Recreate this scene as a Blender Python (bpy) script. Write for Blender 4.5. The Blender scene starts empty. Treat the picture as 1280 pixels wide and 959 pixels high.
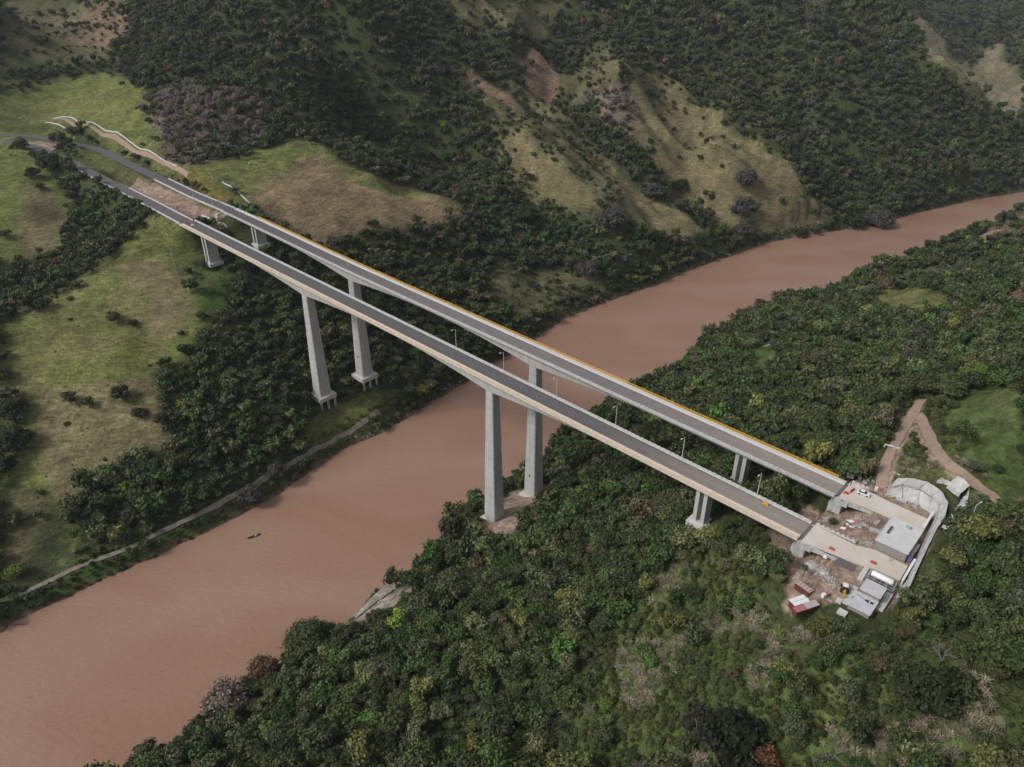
import bpy, math, random
import numpy as np
# ================================================================ camera, world, sun, exposure
S = bpy.context.scene
COL = S.collection
cam_d = bpy.data.cameras.new("camera"); cam = bpy.data.objects.new("camera", cam_d); COL.objects.link(cam)
cam_d.sensor_width = 36.0; cam_d.lens = 36.0 * 930 / 1280; cam_d.clip_start = 1.0; cam_d.clip_end = 12000
cam.location = (0, 0, 262); cam.rotation_euler = (math.radians(90) - math.atan(930 / 1570.0), 0, 0)
S.camera = cam
SUN_EL, SUN_AZ = math.radians(42), math.radians(250)
W = bpy.data.worlds.new("World"); S.world = W; W.use_nodes = True
wn = W.node_tree.nodes; wl = W.node_tree.links; wn.clear()
wo = wn.new('ShaderNodeOutputWorld'); wb = wn.new('ShaderNodeBackground'); sky = wn.new('ShaderNodeTexSky')
sky.sky_type = 'NISHITA'; sky.sun_disc = False; sky.sun_elevation = SUN_EL; sky.sun_rotation = SUN_AZ
sky.dust_density = 3.0; sky.ozone_density = 1.0
hs = wn.new('ShaderNodeHueSaturation'); hs.inputs['Saturation'].default_value = .25      # overcast: a nearly grey sky
wl.new(sky.outputs[0], hs.inputs['Color']); wl.new(hs.outputs[0], wb.inputs[0]); wl.new(wb.outputs[0], wo.inputs[0])
wb.inputs[1].default_value = 0.102
sd = bpy.data.lights.new("sun", 'SUN'); so = bpy.data.objects.new("sun", sd); COL.objects.link(so)
sd.energy = 1.5; sd.angle = math.radians(10); sd.color = (1, .96, .91)
so.rotation_euler = (math.radians(90) - SUN_EL, 0, math.radians(180) - SUN_AZ)
so.location = (0, 0, 600)
S.view_settings.view_transform = 'Standard'; S.view_settings.look = 'None'
S.view_settings.exposure = 0.33; S.view_settings.gamma = 1.0
S.cycles.max_bounces = 5; S.cycles.diffuse_bounces = 3; S.cycles.glossy_bounces = 2; S.cycles.volume_bounces = 0
S.cycles.transparent_max_bounces = 6
random.seed(7); rng = np.random.default_rng(7)
BRIDGE0=(42.5257, 250.8976, 93.1935)
AX=(0.735453, -0.677576)
NX=(0.677576, 0.735453)
GRADE=-0.024713
CPS=[[135.1,210.8,90.1],[139.5,207.6,90.1],[143.5,204.6,90.1],[145.5,201.1,90.1],[146.3,198.2,90.1],[142.5,193.2,90.1],[136.2,185.8,90.1],[129.6,177.2,90.1],[122.5,168.5,90.1],[116.2,160.9,90.1],[135.7,210.9,92.6],[140.1,210.8,94.1],[144.8,208.2,94.4],[146.9,203.9,94.6],[147.2,198.8,94.6],[142.6,191.6,94.4],[136.4,184.1,94.1],[129.1,175.0,93.6],[122.3,166.5,93.1],[116.5,159.0,92.1],[139.3,214.0,94.1],[142.3,210.8,96.6],[146.3,207.3,97.6],[148.0,201.4,98.1],[147.2,195.4,98.1],[143.1,189.1,97.6],[138.0,183.8,97.1],[131.4,176.0,96.1],[125.4,168.6,95.1],[117.9,159.2,93.6],[148.5,206.3,99.1],[149.8,204.5,99.1],[150.8,201.4,99.1],[151.0,197.6,99.1],[148.7,205.1,101.1],[150.5,203.7,101.1],[151.4,200.7,101.1],[151.6,197.2,101.1],[148.7,200.9,101.6],[149.3,198.3,101.6],[150.4,195.8,101.6],[151.8,201.9,104.6],[152.8,199.7,104.6],[153.1,196.7,104.6],[151.8,197.4,99.6],[148.4,192.4,99.6],[142.9,186.8,99.6],[137.4,181.4,99.6],[155.1,199.0,102.1],[148.8,189.0,102.1],[142.4,182.7,102.1],[136.5,177.4,102.1],[-233.3,242.3,6.0],[-191.5,270.8,6.0],[-158.3,299.3,7.0],[-119.7,347.1,8.0],[-84.2,386.1,10.0],[-116.7,388.7,20.0],[-93.3,408.4,21.0],[-151.5,338.2,20.0],[-165.4,313.3,17.0],[-213.7,280.2,13.0],[-244.2,264.4,12.0],[-261.5,301.8,26.0],[-214.2,312.4,23.0],[-196.9,353.4,42.0],[-259.6,353.4,42.0],[-286.4,353.4,42.0],[-210.2,396.8,60.0],[-277.1,396.8,60.0],[-210.8,448.0,80.0],[-307.3,403.0,66.0],[-288.7,426.0,73.0],[-274.0,450.5,79.0],[-266.8,485.5,88.0],[-260.0,512.1,95.0],[-327.0,489.8,60.0],[-307.6,527.4,73.0],[-301.4,559.3,84.0],[-335.8,462.2,54.0],[-357.0,521.8,75.0],[-372.3,556.6,88.0],[-383.3,619.6,102.0],[-413.5,602.5,100.0],[-226.1,479.9,90.0],[-199.1,466.1,80.0],[-173.2,485.5,88.0],[-175.1,438.2,62.0],[-155.4,416.4,50.0],[-139.5,387.1,38.0],[-183.6,406.3,66.0],[-168.5,374.3,40.0],[-155.0,355.4,30.0],[-133.6,484.9,65.0],[-124.9,530.2,72.0],[-97.5,540.3,62.0],[-51.0,558.3,42.0],[-79.3,482.0,42.0],[-87.2,449.6,27.0],[-50.3,458.6,16.0],[-24.8,529.7,27.0],[6.8,598.9,26.0],[-27.8,628.1,55.0],[-94.1,619.6,82.0],[-166.4,660.8,112.0],[-127.8,594.4,99.0],[-112.5,616.2,95.0],[-53.6,611.0,71.0],[-73.3,612.6,80.0],[-97.8,548.0,72.0],[-182.8,565.0,104.0],[-200.5,543.9,104.0],[-235.4,580.8,112.0],[-293.5,632.1,112.0],[-413.9,742.0,116.0],[-532.5,818.1,125.0],[-347.9,768.1,148.0],[-605.8,959.7,155.0],[-687.7,1122.3,196.0],[-429.9,863.1,150.0],[-263.3,670.9,130.0],[-216.4,668.8,117.0],[-288.6,754.6,150.0],[-365.9,843.1,168.0],[-303.6,789.3,174.0],[-342.9,918.3,208.0],[-524.9,1054.3,200.0],[-222.2,761.4,149.0],[-213.8,751.3,185.0],[-226.6,816.3,214.0],[-140.4,718.5,90.0],[-166.0,722.0,104.0],[-150.8,788.3,145.0],[-149.2,800.1,180.0],[-154.7,850.3,212.0],[-62.4,745.3,60.0],[-101.8,722.1,74.0],[-64.7,782.7,108.0],[-54.1,833.4,150.0],[0.0,818.1,125.0],[39.8,765.0,100.0],[76.0,712.5,78.0],[109.3,660.8,48.0],[140.1,653.8,20.0],[0.0,718.6,84.0],[29.0,662.1,55.0],[55.6,612.5,28.0],[0.0,634.5,42.0],[58.7,874.2,90.0],[100.7,791.2,66.0],[127.3,729.7,42.0],[77.5,833.5,98.0],[113.3,759.0,66.0],[155.7,710.1,40.0],[190.7,697.9,20.0],[183.0,762.8,32.0],[133.2,792.9,82.0],[124.7,893.9,146.0],[196.5,927.3,120.0],[231.1,869.5,108.0],[265.7,821.0,84.0],[302.1,780.3,48.0],[332.9,752.6,14.0],[184.5,837.0,72.0],[215.7,773.6,54.0],[256.6,754.9,26.0],[59.4,1004.6,150.0],[0.0,946.4,165.0],[-59.0,929.7,175.0],[-74.2,969.3,205.0],[10.1,1054.3,200.0],[150.4,1122.3,196.0],[137.3,1004.5,168.0],[208.1,1004.6,150.0],[296.3,1190.4,192.0],[302.4,914.8,82.0],[345.3,851.9,42.0],[368.3,799.7,12.0],[349.1,963.5,119.0],[386.0,1092.8,150.0],[422.0,1224.4,190.0],[425.5,872.0,46.0],[443.3,942.9,95.0],[499.1,1094.7,130.0],[534.0,1236.6,184.0],[550.4,1094.3,140.0],[579.3,1025.2,105.0],[548.9,933.9,50.0],[645.7,1016.5,62.0],[668.7,1000.8,45.0],[639.7,937.1,20.0],[830.2,1675.4,120.0],[932.9,1672.2,45.0],[893.8,1366.3,20.0],[1087.0,1722.1,70.0],[1375.4,2244.7,130.0],[973.2,2074.6,140.0],[-16.3,291.5,11.0],[8.5,308.5,9.0],[29.0,370.1,6.0],[61.0,401.6,12.0],[123.4,432.0,12.0],[198.8,522.3,10.0],[317.2,597.3,12.0],[419.0,675.4,12.0],[536.9,758.6,12.0],[21.5,250.5,30.0],[53.4,236.3,52.0],[71.7,214.9,73.0],[92.1,238.6,73.0],[69.6,287.6,42.0],[110.9,332.4,45.0],[121.9,257.1,78.0],[154.8,344.0,58.0],[140.9,243.1,88.0],[158.9,298.8,76.0],[192.4,443.9,36.0],[136.8,428.9,26.0],[102.5,385.5,22.0],[215.4,386.5,60.0],[236.3,348.2,80.0],[250.7,323.4,93.0],[312.3,480.2,55.0],[338.9,458.7,70.0],[440.6,613.9,42.0],[172.8,266.7,94.0],[188.0,265.0,97.0],[203.1,250.6,106.0],[181.4,215.2,108.0],[157.5,185.4,104.0],[143.4,161.7,106.0],[123.1,149.8,99.0],[130.6,130.0,109.0],[80.2,181.1,80.0],[61.5,183.8,62.0],[71.9,144.3,82.0],[99.6,134.6,94.0],[73.5,116.6,86.0],[102.8,108.6,98.0],[49.2,137.4,66.0],[17.6,186.9,42.0],[15.2,145.8,46.0],[-14.9,257.0,14.0],[-27.5,226.0,16.0],[-42.4,185.1,22.0],[-66.9,158.9,22.0],[-98.5,163.8,10.0],[-10.9,159.8,34.0],[116.2,102.7,104.0],[618.0,1390.0,50.0],[692.0,1226.0,30.0],[743.0,1112.0,8.0],[0.0,40.0,60.0],[-100.0,70.0,28.0],[-200.0,0.0,40.0],[100.0,0.0,115.0],[250.0,60.0,160.0],[400.0,200.0,165.0],[600.0,400.0,160.0],[800.0,600.0,150.0],[650.0,700.0,70.0],[900.0,780.0,70.0],[1400.0,800.0,120.0],[-420.0,330.0,70.0],[-520.0,150.0,30.0],[-650.0,600.0,150.0],[-600.0,900.0,230.0],[-300.0,1150.0,300.0],[0.0,1250.0,310.0],[200.0,1350.0,310.0],[400.0,1550.0,310.0],[-900.0,300.0,150.0],[-900.0,1300.0,320.0],[900.0,1100.0,30.0],[1300.0,1250.0,60.0],[1500.0,2000.0,260.0],[800.0,2200.0,300.0],[0.0,2200.0,420.0],[-900.0,2200.0,420.0],[-300.0,-200.0,150.0],[300.0,-200.0,220.0],[900.0,200.0,260.0],[1500.0,400.0,280.0],[-900.0,-300.0,120.0]]
FAR_SHORE=[[-1500.0,-300.0],[-800.0,-60.0],[-500.0,100.0],[-330.0,180.0],[-226.5,227.4],[-226.9,232.3],[-219.5,238.3],[-205.4,248.5],[-192.8,260.7],[-175.5,274.9],[-157.8,292.4],[-141.4,309.5],[-128.7,323.0],[-114.5,347.8],[-96.3,370.3],[-79.7,383.2],[-62.3,406.1],[-43.4,431.1],[-28.0,449.4],[-8.8,476.1],[16.0,509.2],[39.3,541.6],[63.2,564.4],[89.3,587.2],[130.0,616.8],[162.2,648.8],[194.1,671.0],[224.6,696.7],[250.1,717.0],[284.4,735.9],[323.5,753.1],[381.3,771.0],[446.8,814.6],[541.2,865.8],[625.9,901.9],[760.0,950.0],[950.0,990.0],[1200.0,1020.0],[2200.0,1100.0]]
NEAR_SHORE=[[-1500.0,-420.0],[-700.0,-180.0],[-400.0,-20.0],[-240.0,90.0],[-145.5,161.7],[-119.3,178.4],[-117.8,190.0],[-105.0,203.2],[-95.7,210.0],[-71.5,231.4],[-63.5,249.6],[-41.3,269.9],[-35.7,286.2],[-33.6,301.6],[-17.3,313.8],[0.0,334.9],[23.8,362.4],[30.2,374.4],[81.2,433.8],[119.8,465.8],[147.2,511.7],[204.4,561.8],[261.1,591.6],[338.0,643.1],[428.6,706.9],[572.4,815.7],[760.0,860.0],[950.0,890.0],[1200.0,910.0],[2200.0,980.0]]
FLAT=[[[[-219.3,483.0],[-266.8,530.0],[-317.0,578.0],[-360.3,621.2],[-403.8,662.0],[-439.3,685.9],[-498.2,711.5],[-579.2,731.9]],[101.8,102.8,103.5,104.2,104.9,105.6,106.3,107.0],6.5,9],[[[-193.5,503.7],[-235.9,542.9],[-278.9,586.4],[-309.2,615.8],[-352.3,660.7],[-377.9,680.4],[-407.5,696.5],[-447.7,716.7],[-482.4,722.5],[-531.2,728.5]],[101.7,102.5,103.1,103.6,104.2,104.8,105.3,105.9,106.4,107.0],6.5,9]]
ROAD1=[[-204.5, 469.6, 101.3], [-219.3, 483.0, 101.8], [-266.8, 530.0, 102.8], [-317.0, 578.0, 103.5], [-360.3, 621.2, 104.2], [-403.8, 662.0, 104.9], [-439.3, 685.9, 105.6], [-498.2, 711.5, 106.3], [-579.2, 731.9, 107.0]]
ROAD2=[[-179.1, 489.8, 101.2], [-193.5, 503.7, 101.7], [-235.9, 542.9, 102.5], [-278.9, 586.4, 103.1], [-309.2, 615.8, 103.6], [-352.3, 660.7, 104.2], [-377.9, 680.4, 104.8], [-407.5, 696.5, 105.3], [-447.7, 716.7, 105.9], [-482.4, 722.5, 106.4], [-531.2, 728.5, 107.0]]
SHOT=[[[[135.1, 210.8, 91.0], [139.5, 207.6, 91.0], [143.5, 204.6, 91.0], [145.5, 201.1, 91.0], [146.3, 198.2, 91.0], [142.5, 193.2, 91.0], [136.2, 185.8, 91.0], [129.6, 177.2, 91.0], [122.5, 168.5, 91.0], [116.2, 160.9, 91.0]], [[135.7, 210.9, 93.5], [140.1, 210.8, 95.0], [144.8, 208.2, 95.3], [146.9, 203.9, 95.5], [147.2, 198.8, 95.5], [142.6, 191.6, 95.3], [136.4, 184.1, 95.0], [129.1, 175.0, 94.5], [122.3, 166.5, 94.0], [116.5, 159.0, 93.0]], [[139.3, 214.0, 95.0], [142.3, 210.8, 97.5], [146.3, 207.3, 98.5], [148.0, 201.4, 99.0], [147.2, 195.4, 99.0], [143.1, 189.1, 98.5], [138.0, 183.8, 98.0], [131.4, 176.0, 97.0], [125.4, 168.6, 96.0], [117.9, 159.2, 94.5]]], [[[148.5, 206.3, 100.0], [149.8, 204.5, 100.0], [150.8, 201.4, 100.0], [151.0, 197.6, 100.0]], [[148.7, 205.1, 102.0], [150.5, 203.7, 102.0], [151.4, 200.7, 102.0], [151.6, 197.2, 102.0]]], [[[148.7, 200.9, 102.5], [149.3, 198.3, 102.5], [150.4, 195.8, 102.5]], [[151.8, 201.9, 105.5], [152.8, 199.7, 105.5], [153.1, 196.7, 105.5]]], [[[151.8, 197.4, 100.5], [148.4, 192.4, 100.5], [142.9, 186.8, 100.5], [137.4, 181.4, 100.5]], [[155.1, 199.0, 103.0], [148.8, 189.0, 103.0], [142.4, 182.7, 103.0], [136.5, 177.4, 103.0]]]]
COVER=[["G",0.0,0.012,[[-307,402],[-297,412],[-287,422],[-278,432],[-270,443],[-267,461],[-262,477],[-261,503],[-225,475],[-216,472],[-207,461],[-200,439],[-193,417],[-192,393],[-200,376],[-199,353],[-189,338],[-184,329],[-194,324],[-204,319],[-212,314],[-220,307],[-224,293],[-220,282],[-216,271],[-209,264],[-216,256],[-222,248],[-233,242],[-239,253],[-244,264],[-249,274],[-254,285],[-259,296],[-264,308],[-270,320],[-277,334],[-284,349],[-290,362],[-296,375],[-301,389]]],["D",0.0,0.012,[[-287,354],[-272,360],[-257,362],[-242,365],[-229,367],[-216,369],[-198,365],[-199,353],[-189,338],[-184,329],[-194,324],[-204,319],[-212,314],[-220,307],[-224,293],[-239,305],[-253,322],[-260,341],[-267,360],[-279,362],[-291,364]]],["D",0.0,0.0,[[-253,453],[-235,460],[-220,449],[-208,442],[-195,413],[-202,391],[-222,403],[-223,425],[-244,434]]],["G",0.0,0.006,[[-507,681],[-491,693],[-463,689],[-413,653],[-379,606],[-356,577],[-341,560],[-334,519],[-345,504],[-365,500],[-381,495],[-395,487],[-404,507],[-415,527],[-432,557],[-445,582],[-473,627]]],["D",0.0,0.0,[[-380,575],[-369,589],[-339,556],[-334,521],[-346,507],[-363,522],[-369,544]]],["G",0.0,0.002,[[-549,738],[-537,751],[-532,774],[-520,789],[-505,797],[-484,796],[-433,738],[-417,686],[-440,687],[-460,684],[-482,688],[-494,677],[-506,668]]],["M",0.0,0.01,[[-364,630],[-330,595],[-298,564],[-282,548],[-245,508],[-223,493],[-210,500],[-200,510],[-226,531],[-248,551],[-272,574],[-309,610],[-343,647],[-380,681],[-385,666]]],["B",0,0.0,[[-303,564],[-299,592],[-269,566],[-236,536],[-212,510],[-196,499],[-209,497],[-221,488],[-243,508],[-265,529],[-280,542]]],["B",0,0.0,[[-458,705],[-434,702],[-400,674],[-409,668],[-432,679]]],["G",0.0,0.003,[[-549,734],[-563,770],[-555,788],[-544,804],[-532,819],[-512,837],[-487,849],[-467,852],[-446,854],[-419,846],[-358,774],[-332,739],[-319,690],[-284,626],[-254,585],[-235,583],[-227,606],[-219,630],[-205,651],[-186,671],[-154,650],[-122,616],[-97,643],[-67,652],[-41,623],[-29,619],[-52,590],[-70,574],[-87,559],[-104,544],[-126,537],[-134,520],[-145,504],[-163,504],[-178,508],[-196,518],[-218,539],[-243,562],[-266,586],[-291,611],[-318,638],[-351,669],[-381,692],[-416,711],[-460,743],[-496,745],[-511,738],[-532,738]]],["M",0.0,0.003,[[-532,730],[-537,741],[-528,762],[-514,777],[-489,789],[-447,755],[-416,736],[-396,704],[-355,676],[-326,650],[-295,617],[-253,574],[-232,552],[-211,531],[-196,518],[-218,539],[-243,562],[-266,586],[-291,611],[-318,638],[-351,670],[-381,693],[-416,712],[-461,745],[-498,748],[-513,735]]],["Y",0.0,0.0,[[-272,602],[-247,578],[-228,562],[-210,544],[-196,521],[-214,531],[-243,562],[-261,582]]],["D",0.0,0.001,[[-190,510],[-192,545],[-191,574],[-177,601],[-166,643],[-141,631],[-122,616],[-97,643],[-67,652],[-41,623],[-29,619],[-52,590],[-70,574],[-87,559],[-104,544],[-126,537],[-134,520],[-145,504],[-163,504],[-177,507]]],["D2",0.0,0.0,[[-181,536],[-176,573],[-171,622],[-162,637],[-144,626],[-127,616],[-112,612],[-92,632],[-66,609],[-47,609],[-29,619],[-52,590],[-70,574],[-87,559],[-104,544],[-126,537],[-134,520],[-145,504],[-163,504]]],["G",0.0,0.0,[[-161,632],[-133,621],[-107,619],[-88,636],[-64,618],[-91,599],[-107,596],[-122,593],[-140,611]]],["S",0.9,0.02,[[-331,742],[-300,743],[-267,713],[-242,701],[-217,690],[-214,658],[-226,629],[-237,588],[-253,587],[-283,626],[-316,688]]],["T",0.16,0.03,[[-686,1120],[-661,1129],[-628,1127],[-588,1111],[-526,1049],[-483,1020],[-447,939],[-450,898],[-439,872],[-467,865],[-499,860],[-518,845],[-536,831],[-539,848],[-543,865],[-551,888]]],["T",0.34,0.02,[[-34,853],[-8,843],[17,837],[46,900],[56,806],[71,798],[85,787],[97,761],[112,743],[127,729],[108,643],[82,645],[58,658],[29,667],[15,678],[0,690],[-12,732],[-24,754],[-32,771],[-40,792]]],["T",0.35,0.02,[[100,963],[139,930],[113,859],[93,867],[72,874],[55,911],[79,962]]],["P",0.0,0.0,[[-65,842],[-42,846],[-18,831],[4,816],[-16,795],[-45,807]]],["D",0.04,0.01,[[4,741],[19,723],[44,692],[58,680],[73,670],[69,659],[37,675],[15,688],[0,727]]],["D",0.0,0.004,[[77,786],[98,755],[113,744],[128,735],[144,722],[159,709],[189,696],[167,677],[141,665],[116,654],[102,666],[91,738]]],["D",0.12,0.02,[[122,874],[147,923],[170,915],[191,898],[209,882],[226,863],[245,847],[263,825],[216,789],[198,798],[180,806],[144,801],[124,829],[124,855]]],["D",0.015,0.012,[[144,801],[180,807],[198,799],[217,791],[263,825],[276,808],[291,796],[308,770],[345,772],[335,761],[290,743],[256,723],[232,714],[207,716],[194,733],[177,775],[153,766]]],["T",0.34,0.03,[[-5,598],[5,576],[27,598],[48,598],[68,592],[88,592],[67,571],[39,545],[22,530],[6,516],[-9,522],[-26,554]]],["P",0.05,0.02,[[9,921],[48,962],[57,914],[46,897],[19,828],[15,904]]],["T",0.15,0.02,[[-74,969],[-49,976],[-24,1026],[4,1041],[33,1075],[62,1076],[62,1058],[29,1004],[0,936],[-27,938],[-55,949]]],["P",0.2,0.02,[[-521,1046],[-480,1018],[-446,1002],[-426,918],[-452,898],[-479,900],[-508,987]]],["H",0.0,0.004,[[794,1684],[921,1805],[882,1654],[908,1632],[1033,1751],[1047,1698],[1007,1563],[903,1380],[702,1056],[625,1013],[597,1023],[573,1037],[554,1051],[540,1074]]],["Z",0.0,0.01,[[-117,385],[-100,394],[-82,405],[-63,415],[-71,398],[-85,386],[-97,373],[-113,358],[-125,351],[-121,366]]],["L",0.05,0.03,[[-208,461],[-186,455],[-176,425],[-184,411],[-194,421],[-201,441]]],["G",0.02,0.01,[[275,525],[329,578],[299,493],[291,453],[279,419],[270,425],[260,431],[252,438],[245,449]]],["L",0.02,0.01,[[149,427],[171,434],[165,403],[149,389]]],["P",0.05,0.01,[[417,647],[510,754],[527,747],[480,675],[383,567]]],["P",0.05,0.01,[[298,421],[329,443],[301,400],[285,390]]],["R",0.01,0.006,[[185,265],[199,277],[206,272],[208,258],[196,239],[187,225],[180,213],[174,202],[169,193],[164,184],[161,193],[161,204],[158,209],[159,221],[169,242]]],["M",0.03,0.01,[[143,229],[155,242],[166,254],[156,223],[158,207],[161,198],[163,189],[156,172],[154,177],[154,185],[152,192],[154,203],[150,205],[143,212],[137,215]]],["R",0.48,0.05,[[57,206],[66,200],[74,195],[77,185],[80,175],[80,167],[79,157],[84,155],[89,153],[94,151],[99,148],[104,145],[109,142],[111,137],[113,132],[115,127],[118,120],[123,116],[120,110],[118,105],[115,100],[112,101],[108,102],[104,103],[101,104],[97,105],[93,106],[89,107],[84,108],[80,109],[76,110],[72,111],[68,113],[63,115],[59,117],[55,119],[50,121],[45,123],[40,126],[35,128],[30,130],[24,132],[19,135],[13,136],[6,138],[0,139],[5,147],[11,155],[17,158],[24,162],[31,165],[33,179],[39,186],[45,193],[51,200]]],["R",0.04,0.02,[[107,114],[112,116],[117,118],[125,120],[122,114],[120,109],[118,105],[115,100],[111,101],[108,102],[104,103],[100,104],[96,105],[102,110]]],["R",0.25,0.03,[[30,184],[40,184],[43,166],[46,158],[50,150],[45,140],[40,143],[35,146],[31,153],[27,160],[28,171]]],["M",0.25,0.03,[[65,205],[75,199],[77,189],[80,180],[76,175],[72,181],[67,188]]],["B",0.0,0.0,[[101,209],[111,217],[116,208],[128,223],[134,214],[141,213],[145,209],[148,202],[146,194],[138,183],[131,175],[126,169],[121,164],[115,158],[106,155],[101,159],[96,160],[91,161],[85,162],[86,169],[90,174],[90,188],[92,200],[94,208]]],["B",0.0,0.0,[[-15,276],[-13,295],[0,319],[11,320],[22,318],[21,299],[8,290],[0,271],[-10,268]]],["B",0.0,0.0,[[134,214],[136,222],[146,235],[158,253],[174,271],[174,266],[163,248],[157,230],[153,215],[155,203],[152,204],[151,219],[158,243],[144,224],[136,211]]],["B2",0.0,0.0,[[-76,235],[-61,238],[-54,246],[-47,253],[-40,247],[-50,238],[-59,227],[-69,224]]],["S",0.9,0.0,[[121,857],[139,849],[128,819],[103,830],[92,849],[81,888],[101,867]]],["W",0.04,0.02,[[-262,302],[-252,302],[-241,300],[-223,289],[-218,278],[-214,268],[-203,263],[-210,256],[-216,250],[-225,246],[-233,242],[-239,254],[-245,266],[-250,278],[-256,290]]],["L",0.1,0.0,[[-204,265],[-191,271],[-180,274],[-172,285],[-158,295],[-157,293],[-167,285],[-176,276],[-184,269],[-193,261],[-199,256],[-204,250],[-214,244],[-214,247],[-209,255]]]]
PATHS=[["riverside_track",2.2,"track",[[-242.1,233.0],[-231.9,239.6],[-223.7,244.2],[-216.5,251.6],[-203.9,262.8],[-197.4,266.8],[-190.8,270.9],[-183.9,276.8],[-175.4,285.7],[-165.9,293.0],[-153.9,305.1],[-142.7,316.9],[-130.1,334.2],[-118.6,351.1],[-105.7,367.6],[-93.3,379.8],[-82.7,392.0]]],["dirt_track",3.6,"dirt",[[134.3,213.4],[137.3,220.5],[142.8,229.1],[151.4,240.1],[160.8,252.0],[168.0,260.7],[175.1,270.1]]],["dirt_track",3.6,"dirt",[[166.3,256.5],[164.2,246.9],[158.2,231.1],[153.4,217.4],[153.4,207.8],[156.8,201.2],[159.5,194.0],[159.6,184.1],[158.9,179.9]]],["farm_track",2.8,"dirt",[[-518.2,785.4],[-490.0,799.7],[-437.5,756.8],[-383.3,703.2],[-344.8,672.2],[-302.3,628.3],[-271.2,599.0],[-249.5,574.8]]],["curved_road",4.0,"track",[[164.5,430.0],[177.5,438.3],[189.8,443.6],[195.0,431.4],[199.0,417.3],[201.2,403.3],[202.2,388.8],[202.8,378.1]]]]
DRAINS=[[0.8,[[-491.4,802.8],[-427.5,753.6],[-375.9,703.3],[-336.2,669.1],[-293.1,622.8],[-265.6,595.0]],"white concrete drain along the farm track above the road"],[0.9,[[-499.6,787.3],[-457.5,762.5],[-403.4,715.8]],"pale concrete drain crossing the green cut slope"],[1.1,[[-403.4,715.8],[-401.6,707.4],[-403.9,704.5]],"short stepped drain down the cut slope to the road"],[1.0,[[-218.7,561.0],[-205.5,550.1],[-190.7,529.0],[-179.5,516.0],[-169.6,506.1]],"pale concrete drain running down the dry spur to the farther bridge"],[1.0,[[-192.5,509.8],[-189.3,519.7],[-179.3,517.3]],"curved concrete drain from the farther bridge end to the spur drain"],[0.9,[[-217.4,508.1],[-210.0,502.8],[-202.3,495.7],[-194.6,491.5]],"concrete drain between the two bridge ends below the dirt median"]]
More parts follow.
